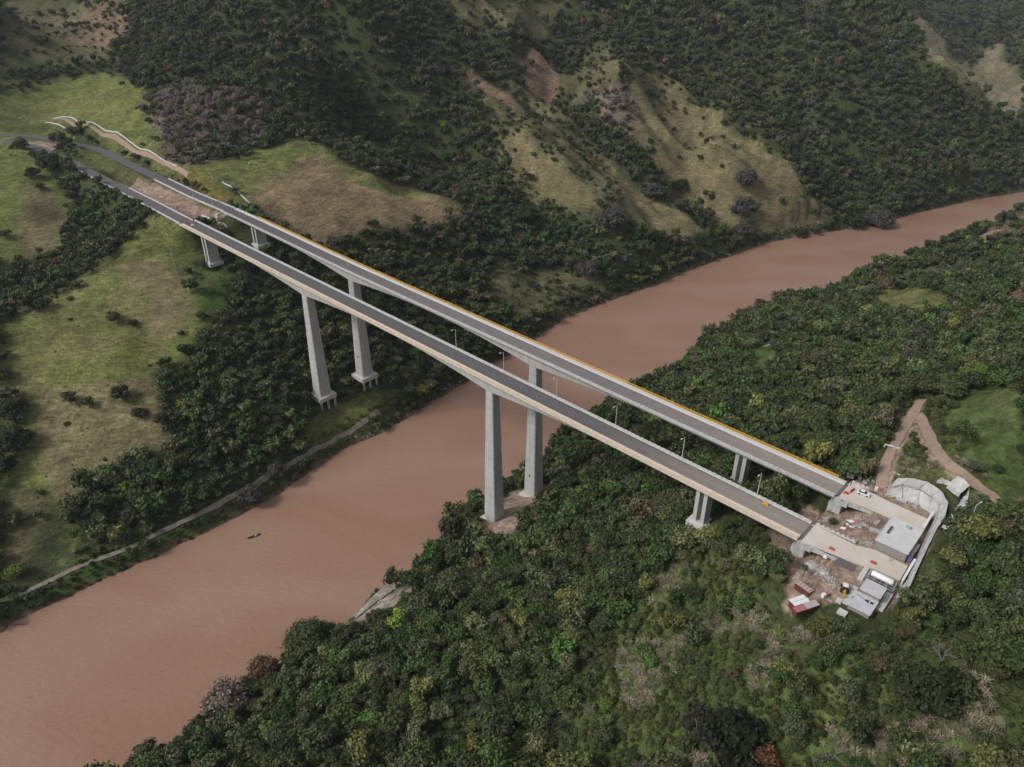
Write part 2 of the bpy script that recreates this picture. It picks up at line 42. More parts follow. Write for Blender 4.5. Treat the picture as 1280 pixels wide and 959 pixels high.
PLANTS=[["tree",201.6,279.5,10.5,"lime","lime green spreading tree above the bare track hillside"],["tree",155.3,289.6,5.2,"lime","lime green crown just left of the dirt track fork"],["tree",154.7,305.3,4.6,"lime","smaller lime green crown beside the larger one near the track fork"],["tree",61.8,368.3,9.0,"bright","bright green rounded tree at the river edge between the two bridge decks"],["tree",-89.4,221.4,12.6,"olive","grey green open tree leaning over the river on the near bank"],["bare",-101.7,201.2,9.8,"rust","rusty thin leafless tree at the lower river bank"],["bare",-110.9,184.6,10.6,"greyw","pale leafless tree overhanging the river at lower left of the near bank"],["tree",-53.2,247.3,7.8,"dark","dark rounded tree alone on the near river bank"],["tree",-31.1,284.2,7.3,"olive","olive green tree at the water left of the nearer mid pier"],["tree",177.3,779.4,12.7,"deep","dark green round tree alone on the dry spur by the bend"],["bare",138.4,726.1,15.8,"grey","grey twiggy rounded tree left of the dark green round tree"],["bare",240.7,763.7,18.1,"grey","grey bushy tree high in the spur gully"],["bare",236.7,740.2,21.2,"grey","large grey bushy tree lower in the spur gully"],["bare",229.7,713.3,14.4,"grey","grey tree at the foot of the spur gully"],["bare",86.9,640.6,19.9,"grey","large grey dome shaped tree in the gully above the far bank"],["tree",298.6,740.9,10.8,"dark","dark round tree at the far waterline, left one of a pair"],["tree",314.1,747.5,8.4,"grey2","grey green round tree at the far waterline, right one of a pair"],["bare",393.9,773.4,20.6,"grey","wide grey crowned tree over the far waterline"],["tree",364.1,765.1,13.6,"dark","dark tree beside the wide grey tree on the far waterline"],["bare",-140.4,313.6,9.5,"grey","grey twiggy tree beside the riverside track on the far bank"],["bare",-131.4,330.2,8.9,"grey","grey twiggy tree upstream on the far bank track"],["tree",-229.8,252.4,6.7,"lime","lime topped tree near the lower left track"],["tree",-262.7,321.7,13.6,"dark","big dark tree in the clump at the left edge"],["tree",-273.4,342.6,12.3,"dark2","dark grey green tree in the upper part of the left edge clump"],["tree",-262.1,307.1,10.7,"dark","dark tree at the bottom of the left edge clump"],["tree",-292.0,366.1,9.1,"olive","olive tree above the left edge clump"],["tree",-379.2,618.0,15.9,"dark","dark spreading tree beside the approach road"],["tree",-386.8,602.5,9.1,"dark","smaller dark tree left of the spreading roadside tree"],["tree",-310.4,509.5,13.9,"dark2","wide dark crown in the ravine behind the left pasture"],["tree",-333.6,505.8,5.2,"lime","small lime tree in the ravine behind the left pasture"],["tree",-245.5,351.4,6.2,"olive","olive bush cluster on the left pasture, lower left"],["tree",-234.6,348.6,5.3,"olive","olive bush beside the lower left pasture bush"],["tree",-217.7,353.1,7.6,"dark","dark bush with pale blossoms on the left pasture"],["tree",-204.4,342.9,6.6,"dark","dark bush below the blossoming bush on the left pasture"],["tree",-191.7,339.7,5.7,"dark2","brownish bush right of the dark pasture bush"],["tree",-240.9,406.7,5.8,"olive","grey green bush in the middle of the left pasture"],["tree",-229.3,403.7,4.8,"olive","small bush right of the middle pasture bush"],["tree",-369.4,521.8,5.8,"grey2","grey bush on the upper left pasture edge"],["tree",-372.9,583.8,5.1,"dark","dark bush on the upper left pasture"],["tree",58.7,120.2,11.1,"vdark","very large dark crowned tree at the bottom of the photo"],["bare",53.7,128.2,7.6,"vdk","dark twiggy tree behind the very large dark crown"],["tree",65.1,113.9,4.9,"orange","orange brown tree beside the very large dark crown"],["bare",112.3,130.2,5.4,"pale","pale pinkish bare tree in the foreground on the right"],["tree",103.1,120.5,8.9,"dark","big dark tree on the lower right"],["tree",109.6,121.1,6.8,"dark","big dark tree right of the large lower right tree"],["bare",80.4,111.8,4.4,"pale","white barked bare tree at the bottom edge"],["bare",102.6,104.1,4.1,"pale","white barked bare tree near the lower right corner"],["bare",24.5,152.0,4.7,"pale","pale bare tree in the foreground clearing"],["tree",30.1,152.5,3.6,"lime","small lime green tree beside the pale bare tree"],["tree",54.8,175.9,6.0,"yolive","yellow olive tree in the foreground clearing"],["tree",35.5,225.4,7.2,"yolive","yellow leaved tree in the forest below the nearer deck"],["tree",90.1,151.1,5.2,"yolive","yellow green tree below the site shacks"],["tree",123.0,144.0,3.3,"bright","bright green tree in the forest right of the station"],["tree",107.9,219.2,6.0,"deep","round dark green tree under the farther bridge by the abutment"],["tree",102.9,214.3,4.2,"dark","dark tree between the bridges left of the round one"],["tree",90.8,206.9,3.5,"dark","dark tree poking up over the nearer bridge edge"],["tree",-67.8,760.7,9.7,"bright","light green tree beside the reddish crest"],["tree",10.7,642.6,17.1,"deep","green spreading tree on the slope above the far bank"],["tree",15.0,596.1,11.6,"dark","dark bush on the slope above the far bank"],["bare",64.8,592.3,15.0,"grey","grey tree on the far bank slope behind the farther deck"],["tree",166.4,203.9,2.7,"deep","dark green tree on the hillside right of the dirt track"],["tree",113.4,201.5,2.3,"olive","small green tree between the bridge ends"],["palm",93.1,173.6,2.3,"bright","palm at the edge of the dirt yard above the red roofed shacks"]]
SPOT={"boat":[-133.8,293.7,-5.1],"log":[-222.2,231.7,-0.8],"car":[129.6,216.0,85.6],"bar1":[123.2,218.9,84.8],"bar2":[106.3,184.0,88.7],"bar3":[115.6,175.5,90.5],"digger":[102.2,164.6,90.5],"redshed":[90.2,166.1,88.9],"shack":[89.4,161.1,86.7],"pole1":[135.5,211.2,90.3],"pole2":[141.1,175.6,106.0],"rubble1":[100.8,176.9,89.2],"rubble2":[99.7,171.4,90.5],"pinkheap":[119.4,198.7,88.4],"scaf":[131.2,221.8,89.7],"scaf2":[135.3,225.4,91.5],"sand":[110.0,213.6,80.0],"rub3":[113.6,215.9,81.1],"rub4":[132.2,205.6,90.5],"gate":[146.5,232.8,94.7],"cow1":[-246.2,609.2,114.3],"cow2":[-211.6,595.4,110.8],"fenceA":[-223.4,472.1,92.8]}
FENCES=[[[-493.1,806.9],[-432.4,763.9],[-378.7,710.1],[-337.7,673.5],[-295.1,628.4],[-264.5,597.8]],[[-230.6,478.7],[-223.3,463.1],[-213.4,443.6],[-202.0,422.6]],[[-224.8,565.8],[-211.0,559.2],[-189.9,530.4],[-175.9,514.6]]]
# ---------------------------------------------------------------- terrain height (metres above the river)
def _hash(ix, iy, s):
    n = (ix.astype(np.int64) * 374761393 + iy.astype(np.int64) * 668265263 + s * 1442695041) & 0x7fffffff
    n = ((n ^ (n >> 13)) * 1274126177) & 0x7fffffff
    return ((n ^ (n >> 16)) & 0xffff) / 65535.0
def vnoise(x, y, s=0):
    ix = np.floor(x); iy = np.floor(y); fx = x - ix; fy = y - iy
    fx = fx * fx * (3 - 2 * fx); fy = fy * fy * (3 - 2 * fy)
    a = _hash(ix, iy, s); b = _hash(ix + 1, iy, s); c = _hash(ix, iy + 1, s); d = _hash(ix + 1, iy + 1, s)
    return (a * (1 - fx) + b * fx) * (1 - fy) + (c * (1 - fx) + d * fx) * fy - 0.5
def seg_dist(X, Y, pts):
    best = np.full(X.shape, 1e9); bt = np.zeros(X.shape)
    acc = 0.0
    for (x0, y0), (x1, y1) in zip(pts[:-1], pts[1:]):
        dx, dy = x1 - x0, y1 - y0; l2 = dx * dx + dy * dy + 1e-9
        t = np.clip(((X - x0) * dx + (Y - y0) * dy) / l2, 0, 1)
        dd = np.hypot(X - x0 - t * dx, Y - y0 - t * dy)
        m = dd < best; best = np.where(m, dd, best); bt = np.where(m, acc + t, bt); acc += 1
    return best, bt
def inside(X, Y, poly):
    r = np.zeros(X.shape, bool); n = len(poly)
    for i in range(n):
        x0, y0 = poly[i][0], poly[i][1]; x1, y1 = poly[(i + 1) % n][0], poly[(i + 1) % n][1]
        if y0 == y1: continue
        c = ((y0 > Y) != (y1 > Y)) & (X < (x1 - x0) * (Y - y0) / (y1 - y0) + x0)
        r ^= c
    return r
def sstep(a, b, x):
    t = np.clip((x - a) / (b - a), 0, 1); return t * t * (3 - 2 * t)
_C = np.array(CPS); _S = 100.0
def _tps():
    p = _C[:, :2] / _S; n = len(p)
    r2 = ((p[:, None] - p[None]) ** 2).sum(-1)
    K = 0.5 * r2 * np.log(r2 + 1e-12); K[np.arange(n), np.arange(n)] = 0.0006
    A = np.zeros((n + 3, n + 3)); A[:n, :n] = K; A[:n, n] = 1; A[:n, n + 1:] = p; A[n, :n] = 1; A[n + 1:, :n] = p.T
    b = np.zeros(n + 3); b[:n] = _C[:, 2]
    return np.linalg.solve(A, b)
_W = _tps()
RIVER = FAR_SHORE + NEAR_SHORE[::-1]
PX, PY, PZ = BRIDGE0           # bridge datum and unit axes along / across it
def AL(a, lat, z=None):
    "point at distance a along the bridge and lat across it"
    return (PX + AX[0] * a + NX[0] * lat, PY + AX[1] * a + NX[1] * lat, deck_z(a) if z is None else z)
def deck_z(a): return PZ + GRADE * a
def height(x, y):
    x = np.asarray(x, float); y = np.asarray(y, float); sh = x.shape
    X = np.clip(x.ravel(), -1300, 1800); Y = np.clip(y.ravel(), -450, 2300)
    h = np.empty(X.shape)
    cp = _C[:, :2] / _S; n = len(cp)
    for i in range(0, len(X), 20000):
        q = np.stack([X[i:i + 20000], Y[i:i + 20000]], 1) / _S
        r2 = (q ** 2).sum(1)[:, None] + (cp ** 2).sum(1)[None] - 2 * q @ cp.T
        r2 = np.maximum(r2, 0)
        h[i:i + 20000] = (0.5 * r2 * np.log(r2 + 1e-12)) @ _W[:n] + _W[n] + q @ _W[n + 1:]
    X = x.ravel(); Y = y.ravel()
    a = (X - PX) * AX[0] + (Y - PY) * AX[1]; lat = (X - PX) * NX[0] + (Y - PY) * NX[1]
    df, _ = seg_dist(X, Y, FAR_SHORE); dn, _ = seg_dist(X, Y, NEAR_SHORE); ds = np.minimum(df, dn)
    site = np.exp(-(np.hypot(X - 125, Y - 190) / 75) ** 4)
    amp = sstep(5, 60, ds) * (1 - site)
    far = sstep(380, 700, Y)
    h = h + amp * (vnoise(X / 55, Y / 55, 1) * (3 + 6 * far) + vnoise(X / 23, Y / 23, 2) * (1.6 + 4 * far) + vnoise(X / 9, Y / 9, 3) * .9)
    # ravines and ribs running down to the river on the far bank
    fm = sstep(600, 690, Y + .35 * X) * sstep(12, 90, df) * sstep(-340, -180, X + .25 * (Y - 600))
    sx = X * .58 + Y * .81 + 60 * vnoise(X / 190, Y / 190, 11) + 14 * vnoise(X / 50, Y / 50, 12)
    tri = lambda q: 1 - np.abs(2 * (q - np.floor(q)) - 1) * 2
    h = h + fm * (tri(sx / 84 + .55) * 11 + tri(sx / 31) * 4.6 + tri((X * .9 - Y * .4 + 30 * vnoise(X / 60, Y / 60, 13)) / 52) * 3.0)
    for pts, zs, hw, sh_ in FLAT:
        d, t = seg_dist(X, Y, pts)
        zr = np.interp(t, np.arange(len(zs)), zs)
        w = 1 - sstep(hw, hw + sh_, d)
        h = h * (1 - w) + (zr - .25) * w
    # station platform on the near bank, dropping towards the abutments
    w = sstep(77, 83, a) * (1 - sstep(112.5, 114.5, a)) * sstep(-37, -31, lat) * (1 - sstep(33.5, 35.5, lat))
    zp = 84.6 + 5.9 * sstep(84, 97, a) + .25 * vnoise(X / 3, Y / 3, 5)
    h = h * (1 - w) + zp * w
    riv = inside(X, Y, RIVER)
    wob = 3.0 * vnoise(X / 14, Y / 14, 7) + 1.5 * vnoise(X / 5, Y / 5, 8)
    dsw = np.where(riv, -ds, ds) + wob
    land = np.maximum(h, .15 + .22 * np.clip(dsw, 0, 40))
    land = np.where(dsw < 14, np.minimum(land, .3 + dsw * 1.1), land)
    h = np.where(dsw > 0, land, np.maximum(-5, dsw * .35) - .05)
    return h.reshape(sh)
# ---------------------------------------------------------------- materials
def mat(name, col, rough=.85, noise=None, col2=None, scale=1.0, bump=0.0, bscale=None, metal=0.0, spec=.3, attr=None, detail=5, streak=None, bands=0):
    m = bpy.data.materials.new(name); m.use_nodes = True; nt = m.node_tree; n = nt.nodes; l = nt.links
    b = n['Principled BSDF']; b.inputs['Roughness'].default_value = rough; b.inputs['Metallic'].default_value = metal
    b.inputs['Specular IOR Level'].default_value = spec
    c = (*col, 1); b.inputs['Base Color'].default_value = c
    geo = n.new('ShaderNodeNewGeometry')
    src = None
    if attr:
        a = n.new('ShaderNodeAttribute'); a.attribute_name = attr; src = a.outputs['Color']
    if col2 or noise:
        t = n.new('ShaderNodeTexNoise'); t.inputs['Scale'].default_value = scale; t.inputs['Detail'].default_value = detail
        t.inputs['Roughness'].default_value = .65
        if streak:
            mp = n.new('ShaderNodeMapping'); mp.inputs['Scale'].default_value = streak; l.new(geo.outputs['Position'], mp.inputs[0]); l.new(mp.outputs[0], t.inputs['Vector'])
        else: l.new(geo.outputs['Position'], t.inputs['Vector'])
        r = n.new('ShaderNodeValToRGB'); r.color_ramp.elements[0].position = .32; r.color_ramp.elements[1].position = .68
        l.new(t.outputs[0], r.inputs[0])
        if col2:
            r.color_ramp.elements[0].color = c; r.color_ramp.elements[1].color = (*col2, 1)
            cur = r.outputs[0]
        else:
            r.color_ramp.elements[0].color = (1 - noise,) * 3 + (1,); r.color_ramp.elements[1].color = (1 + noise,) * 3 + (1,)
            mx = n.new('ShaderNodeMix'); mx.data_type = 'RGBA'; mx.blend_type = 'MULTIPLY'; mx.inputs[0].default_value = 1
            if src: l.new(src, mx.inputs[6])
            else: mx.inputs[6].default_value = c
            l.new(r.outputs[0], mx.inputs[7]); cur = mx.outputs[2]
        if bands:      # casting joints every few metres of height
            sp = n.new('ShaderNodeSeparateXYZ'); l.new(geo.outputs['Position'], sp.inputs[0]); fr = n.new('ShaderNodeMath'); fr.operation = 'MULTIPLY'; fr.inputs[1].default_value = 1 / bands; l.new(sp.outputs[2], fr.inputs[0])
            f2 = n.new('ShaderNodeMath'); f2.operation = 'FRACT'; l.new(fr.outputs[0], f2.inputs[0]); rr_ = n.new('ShaderNodeMapRange'); rr_.inputs[1].default_value = .0; rr_.inputs[2].default_value = .16; rr_.inputs[3].default_value = .80; rr_.inputs[4].default_value = 1; l.new(f2.outputs[0], rr_.inputs[0])
            vm = n.new('ShaderNodeVectorMath'); vm.operation = 'SCALE'; l.new(cur, vm.inputs[0]); l.new(rr_.outputs[0], vm.inputs['Scale']); cur = vm.outputs[0]
        l.new(cur, b.inputs['Base Color'])
    elif src: l.new(src, b.inputs['Base Color'])
    if bump:
        t2 = n.new('ShaderNodeTexNoise'); t2.inputs['Scale'].default_value = bscale or scale * 3; t2.inputs['Detail'].default_value = 4
        l.new(geo.outputs['Position'], t2.inputs['Vector'])
        bp = n.new('ShaderNodeBump'); bp.inputs['Strength'].default_value = bump; bp.inputs['Distance'].default_value = .3
        l.new(t2.outputs[0], bp.inputs['Height']); l.new(bp.outputs[0], b.inputs['Normal'])
    return m
M = {}
M['concrete'] = mat('concrete', (.36, .36, .35), .9, col2=(.50, .495, .48), streak=(1.3, 1.3, .25), scale=.6, bump=.1)
M['pier'] = mat('pier_concrete', (.34, .345, .335), .9, col2=(.50, .50, .485), streak=(1.6, 1.6, .14), scale=.6, bands=4.6, bump=.1)
M['white_concrete'] = mat('pale_concrete', (.52, .51, .50), .9, noise=.16, scale=1.2)
M['kerb'] = mat('kerb_concrete', (.46, .455, .45), .9, noise=.2, scale=.8)
M['walkway'] = mat('walkway_concrete', (.58, .51, .44), .9, noise=.14, scale=1.0)
M['walkway_white'] = mat('walkway_white', (.55, .55, .55), .9, noise=.12, scale=1.0)
M['yellow'] = mat('yellow_paint', (.62, .32, .02), .6)
M['beige'] = mat('cream_paint', (.60, .47, .30), .6)
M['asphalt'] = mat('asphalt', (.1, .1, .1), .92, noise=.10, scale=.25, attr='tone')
M['slab'] = mat('site_slab_concrete', (.60, .565, .53), .92, col2=(.53, .45, .38), scale=.14)
M['joint'] = mat('joint_rubber', (.13, .12, .125), .8)
M['steel'] = mat('galvanised_steel', (.42, .43, .44), .5, metal=.3)
M['lampw'] = mat('lamp_paint', (.50, .51, .50), .5)
M['white'] = mat('white_paint', (.72, .72, .72), .5)
M['tankw'] = mat('tank_white', (.80, .80, .82), .35, noise=.03, scale=2)
M['roof'] = mat('roof_membrane', (.56, .575, .58), .8, noise=.10, scale=.35)
M['roof2'] = mat('roof_metal_sheet', (.50, .50, .54), .6, noise=.12, scale=.45)
M['wallgrey'] = mat('rendered_wall', (.27, .25, .235), .9, noise=.10, scale=1.5)
M['dark'] = mat('dark_opening', (.02, .02, .022), .8)
M['black'] = mat('black_sheet', (.025, .027, .03), .6, noise=.3, scale=2)
M['red'] = mat('red_plastic', (.42, .08, .05), .5)
M['redmetal'] = mat('red_sheet_metal', (.14, .04, .035), .6, noise=.15, scale=2)
M['redroof'] = mat('faded_red_roof', (.38, .15, .155), .7, noise=.1, scale=1.5)
M['greyroof'] = mat('dusty_grey_roof', (.42, .37, .35), .7, noise=.12, scale=1.2)
M['whiteroof'] = mat('white_roof_sheet', (.72, .73, .74), .6, noise=.06, scale=1.2)
M['teal'] = mat('teal_plastic', (.05, .33, .33), .6)
M['purple'] = mat('violet_tarpaulin', (.13, .11, .20), .7)
M['pink'] = mat('pink_sheeting', (.52, .22, .30), .8)
M['glass'] = mat('dark_glass', (.02, .025, .03), .15, spec=.6)
M['rubber'] = mat('rubber', (.02, .02, .02), .9)
M['digger'] = mat('digger_yellow', (.50, .32, .06), .6, noise=.1, scale=3)
M['rock'] = mat('broken_rock', (.30, .28, .27), .95, col2=(.50, .49, .48), scale=.8)
M['wood'] = mat('weathered_wood', (.07, .055, .045), .9)
M['skin'] = mat('skin', (.30, .17, .11), .7)
M['cloth'] = mat('dark_cloth', (.03, .04, .07), .9)
M['cloth2'] = mat('orange_vest', (.60, .20, .05), .8)
M['cow'] = mat('cow_hide', (.03, .025, .02), .8)
M['coww'] = mat('pale_cow_hide', (.55, .52, .46), .8)
M['dirt'] = mat('dirt_track', (.26, .18, .135), .95, col2=(.33, .25, .20), scale=.35, bump=.3)
M['track'] = mat('gravel_track', (.18, .15, .12), .95, col2=(.28, .24, .20), scale=.4, bump=.3)
M['shot'] = mat('sprayed_concrete', (.33, .335, .33), .95, col2=(.52, .52, .51), scale=.45, bump=.6, bscale=1.2)
M['bark'] = mat('bark', (.13, .11, .09), .95)
M['palebark'] = mat('pale_bark', (.22, .20, .18), .95)
def leaf_mat(name, base):
    m = bpy.data.materials.new(name); m.use_nodes = True; nt = m.node_tree; n = nt.nodes; l = nt.links
    b = n['Principled BSDF']; b.inputs['Roughness'].default_value = .75; b.inputs['Specular IOR Level'].default_value = .18
    a = n.new('ShaderNodeAttribute'); a.attribute_type = 'INSTANCER'; a.attribute_name = 'tint'
    v = n.new('ShaderNodeAttribute'); v.attribute_name = 'leafval'
    mx = n.new('ShaderNodeMix'); mx.data_type = 'RGBA'; mx.blend_type = 'MULTIPLY'; mx.inputs[0].default_value = 1
    l.new(a.outputs['Color'], mx.inputs[6]); l.new(v.outputs['Color'], mx.inputs[7])
    l.new(mx.outputs[2], b.inputs['Base Color'])
    return m
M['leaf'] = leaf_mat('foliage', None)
# ---------------------------------------------------------------- mesh helpers
class MB:
    def __init__(s): s.v = []; s.f = []; s.m = []; s.c = []
    def add(s, vs, fs, mi=0):
        o = len(s.v); s.v += [tuple(p) for p in vs]; s.f += [tuple(i + o for i in f) for f in fs]; s.m += [mi] * len(fs)
    def box(s, c, d, ax=None, mi=0, top=None):
        "box centred c, size d, axes ax (3 unit vectors); top = scale of the upper face"
        ax = ax or ((1, 0, 0), (0, 1, 0), (0, 0, 1)); vs = []
        for k in (-.5, .5):
            q = 1 if (k < 0 or top is None) else top
            for i, j in ((-.5, -.5), (.5, -.5), (.5, .5), (-.5, .5)):
                vs.append(tuple(c[t] + ax[0][t] * i * d[0] * q + ax[1][t] * j * d[1] * q + ax[2][t] * k * d[2] for t in range(3)))
        s.add(vs, [(3, 2, 1, 0), (4, 5, 6, 7), (0, 1, 5, 4), (1, 2, 6, 5), (2, 3, 7, 6), (3, 0, 4, 7)], mi)
    def tube(s, p, q, r0, r1=None, n=6, mi=0, cap=True):
        r1 = r0 if r1 is None else r1; p = np.array(p, float); q = np.array(q, float); d = q - p; L = np.linalg.norm(d) or 1; d = d / L
        u = np.cross(d, (0, 0, 1) if abs(d[2]) < .9 else (1, 0, 0)); u /= np.linalg.norm(u); w = np.cross(d, u); vs = []
        for o, r in ((p, r0), (q, r1)):
            for k in range(n):
                t = 2 * math.pi * k / n; vs.append(tuple(o + (u * math.cos(t) + w * math.sin(t)) * r))
        fs = [(k, (k + 1) % n, n + (k + 1) % n, n + k) for k in range(n)]
        if cap: fs += [tuple(range(n))[::-1], tuple(range(n, 2 * n))]
        s.add(vs, fs, mi)
    def build(s, name, mats, parent=None, smooth=False, kind=None, loc=None):
        me = bpy.data.meshes.new(name); me.from_pydata(s.v, [], s.f)
        mats = mats if isinstance(mats, (list, tuple)) else [mats]
        for m_ in mats: me.materials.append(M[m_] if isinstance(m_, str) else m_)
        if len(mats) > 1: me.polygons.foreach_set('material_index', s.m)
        if smooth: me.polygons.foreach_set('use_smooth', [True] * len(s.f))
        me.update(); o = bpy.data.objects.new(name, me); COL.objects.link(o)
        if parent: o.parent = parent
        if loc is not None: o.location = loc
        if kind: o['kind'] = kind
        return o
def tag(o, label=None, cat=None, group=None, kind=None):
    if label: o['label'] = label
    if cat: o['category'] = cat
    if group: o['group'] = group
    if kind: o['kind'] = kind
    return o
def empty(name, loc, rz=0, **k):
    o = bpy.data.objects.new(name, None); COL.objects.link(o); o.location = loc; o.rotation_euler = (0, 0, rz); o.empty_display_size = 1
    return tag(o, **k)
def copy_tree(o, loc=None, rz=None, scale=None, parent=None, **k):
    c = o.copy(); COL.objects.link(c)
    if parent: c.parent = parent
    if loc is not None: c.location = loc
    if rz is not None: c.rotation_euler = (0, 0, rz)
    if scale is not None: c.scale = scale
    for ch in [h for h in o.children]: copy_tree(ch, parent=c)
    return tag(c, **k)
def hz(x, y): return float(height(np.array([x]), np.array([y]))[0])
A3 = (AX[0], AX[1], 0.0); N3 = (NX[0], NX[1], 0.0); U3 = (0, 0, 1)
BAX = (A3, N3, U3); BRZ = math.atan2(AX[1], AX[0])
# ================================================================ ground
def axis(segs):
    out = [segs[0][0]]
    for a, b, st in segs:
        n = max(1, int(round((b - a) / st))); out += list(a + (b - a) * (np.arange(n) + 1) / n)
    return np.array(out)
gx = axis([(-3200, -1300, 190), (-1300, -460, 40), (-460, 60, 3.2), (60, 180, 1.6), (180, 640, 3.6), (640, 1400, 14), (1400, 3600, 180)])
gy = axis([(-1200, -400, 160), (-400, 80, 16), (80, 130, 3), (130, 275, 1.6), (275, 720, 3.2), (720, 1000, 4.2), (1000, 2300, 15), (2300, 4200, 190)])
X, Y = np.meshgrid(gx, gy); nx, ny = len(gx), len(gy)
Z = height(X, Y)
COLS = {'F': (.062, .074, .030), 'G': (.145, .162, .052), 'D': (.185, .158, .084), 'D2': (.240, .180, .105), 'M': (.100, .112, .040), 'B': (.32, .235, .185), 'B2': (.30, .26, .225),
        'P': (.20, .135, .092), 'S': (.200, .155, .120), 'Y': (.190, .160, .045), 'T': (.128, .122, .062), 'Z': (.10, .11, .038), 'L': (.068, .115, .028),
        'R': (.088, .118, .038), 'H': (.190, .170, .105), 'W': (.075, .088, .038)}
def cover(Xq, Yq, jit=0.0):
    "ground colour, tree density and shrub density at world points"
    sh = Xq.shape; x = Xq.ravel(); y = Yq.ravel(); jr = np.random.default_rng(99); jx = jr.normal(size=len(x)) * jit; jy = jr.normal(size=len(x)) * jit
    wx = x + 16 * vnoise(x / 34, y / 34, 25) + 8 * vnoise(x / 16, y / 16, 21) + 4 * vnoise(x / 6, y / 6, 22) + jx; wy = y + 16 * vnoise(x / 34, y / 34, 26) + 8 * vnoise(x / 16, y / 16, 23) + 4 * vnoise(x / 6, y / 6, 24) + jy
    c = np.tile(np.array(COLS['F']), (len(x), 1)); td = np.ones(len(x)); sd_ = np.zeros(len(x))
    for key, t, s_, poly in COVER:
        P_ = np.array(poly, float); area = abs(np.dot(P_[:, 0], np.roll(P_[:, 1], 1)) - np.dot(P_[:, 1], np.roll(P_[:, 0], 1))) / 2
        soft = key != 'B' and area > 7000; q_ = 0 if key == 'B' else .35
        m = inside(wx if soft else x + q_ * jx, wy if soft else y + q_ * jy, poly)
        c[m] = COLS[key]; td[m] = t; sd_[m] = s_
    return c.reshape(*sh, 3), td.reshape(sh), sd_.reshape(sh)
C, TD, SD = cover(X, Y); Cj = cover(X, Y, 5.0)[0]; C = .6 * C + .4 * Cj
g1 = vnoise(X / 40, Y / 40, 31) + .6 * vnoise(X / 15, Y / 15, 32) + .35 * vnoise(X / 5, Y / 5, 33)
dry = sstep(.0, .8, g1)[..., None]
grassy = (TD < .5)[..., None] * (1 - (np.abs(C - np.array(COLS['B'])).sum(-1) < .01)[..., None])
C = C * (1 + .5 * np.clip(vnoise(X / 9, Y / 9, 35) + vnoise(X / 24, Y / 24, 36), -.5, .5)[..., None] * grassy)
C = C * (1 - .55 * dry * grassy) + np.array((.19, .155, .088)) * .55 * dry * grassy
gz = np.hypot(*np.gradient(Z)[:2])
C = np.where(((Z < 1.2) & (Z > -3))[..., None], np.array((.16, .115, .08)), C)
me = bpy.data.meshes.new('ground')
V = np.stack([X.ravel(), Y.ravel(), Z.ravel()], 1)
ii = np.arange(nx * ny).reshape(ny, nx)
Fq = np.stack([ii[:-1, :-1].ravel(), ii[:-1, 1:].ravel(), ii[1:, 1:].ravel(), ii[1:, :-1].ravel()], 1)
me.vertices.add(len(V)); me.vertices.foreach_set('co', V.ravel())
me.loops.add(Fq.size); me.loops.foreach_set('vertex_index', Fq.ravel())
me.polygons.add(len(Fq)); me.polygons.foreach_set('loop_start', np.arange(len(Fq)) * 4); me.polygons.foreach_set('loop_total', np.full(len(Fq), 4))
me.polygons.foreach_set('use_smooth', np.ones(len(Fq), bool))
me.update(calc_edges=True)
ca = me.attributes.new('cover', 'FLOAT_COLOR', 'POINT'); ca.data.foreach_set('color', np.concatenate([C.reshape(-1, 3), np.ones((nx * ny, 1))], 1).ravel())
gm = bpy.data.materials.new('hillside_ground'); gm.use_nodes = True; n = gm.node_tree.nodes; l = gm.node_tree.links
b = n['Principled BSDF']; b.inputs['Roughness'].default_value = .95; b.inputs['Specular IOR Level'].default_value = .1
at = n.new('ShaderNodeAttribute'); at.attribute_name = 'cover'; geo = n.new('ShaderNodeNewGeometry')
def nz_(scale, det, sc=None, lo=.3, hi=.7, c0=.6, c1=1.4):
    mp = n.new('ShaderNodeMapping'); mp.inputs['Scale'].default_value = sc or (1, 1, 1); l.new(geo.outputs['Position'], mp.inputs[0])
    t = n.new('ShaderNodeTexNoise'); t.inputs['Scale'].default_value = scale; t.inputs['Detail'].default_value = det; t.inputs['Roughness'].default_value = .7
    l.new(mp.outputs[0], t.inputs['Vector']); r = n.new('ShaderNodeMapRange'); r.inputs[1].default_value = lo; r.inputs[2].default_value = hi; r.inputs[3].default_value = c0; r.inputs[4].default_value = c1
    l.new(t.outputs[0], r.inputs[0]); return t, r.outputs[0]
t1, f1 = nz_(.10, 6, c0=.66, c1=1.34); t2, f2 = nz_(.9, 5, c0=.66, c1=1.34); t3, f3 = nz_(.30, 4, (.45, .45, 4.0), lo=.34, hi=.66, c0=.66, c1=1.34)   # last: cattle terraces along the contours
cur = at.outputs['Color']
t4, f4 = nz_(.42, 4, c0=.72, c1=1.28)
for f in (f1, f2, f3, f4):
    mx = n.new('ShaderNodeVectorMath'); mx.operation = 'SCALE'; l.new(cur, mx.inputs[0]); l.new(f, mx.inputs['Scale']); cur = mx.outputs[0]
l.new(cur, b.inputs['Base Color'])
bp = n.new('ShaderNodeBump'); bp.inputs['Strength'].default_value = .7; bp.inputs['Distance'].default_value = 1.0
ad = n.new('ShaderNodeMath'); ad.operation = 'ADD'; l.new(f2, ad.inputs[0]); l.new(f3, ad.inputs[1]); l.new(ad.outputs[0], bp.inputs['Height']); l.new(bp.outputs[0], b.inputs['Normal'])
me.materials.append(gm); ground = bpy.data.objects.new('ground', me); COL.objects.link(ground); ground['kind'] = 'structure'
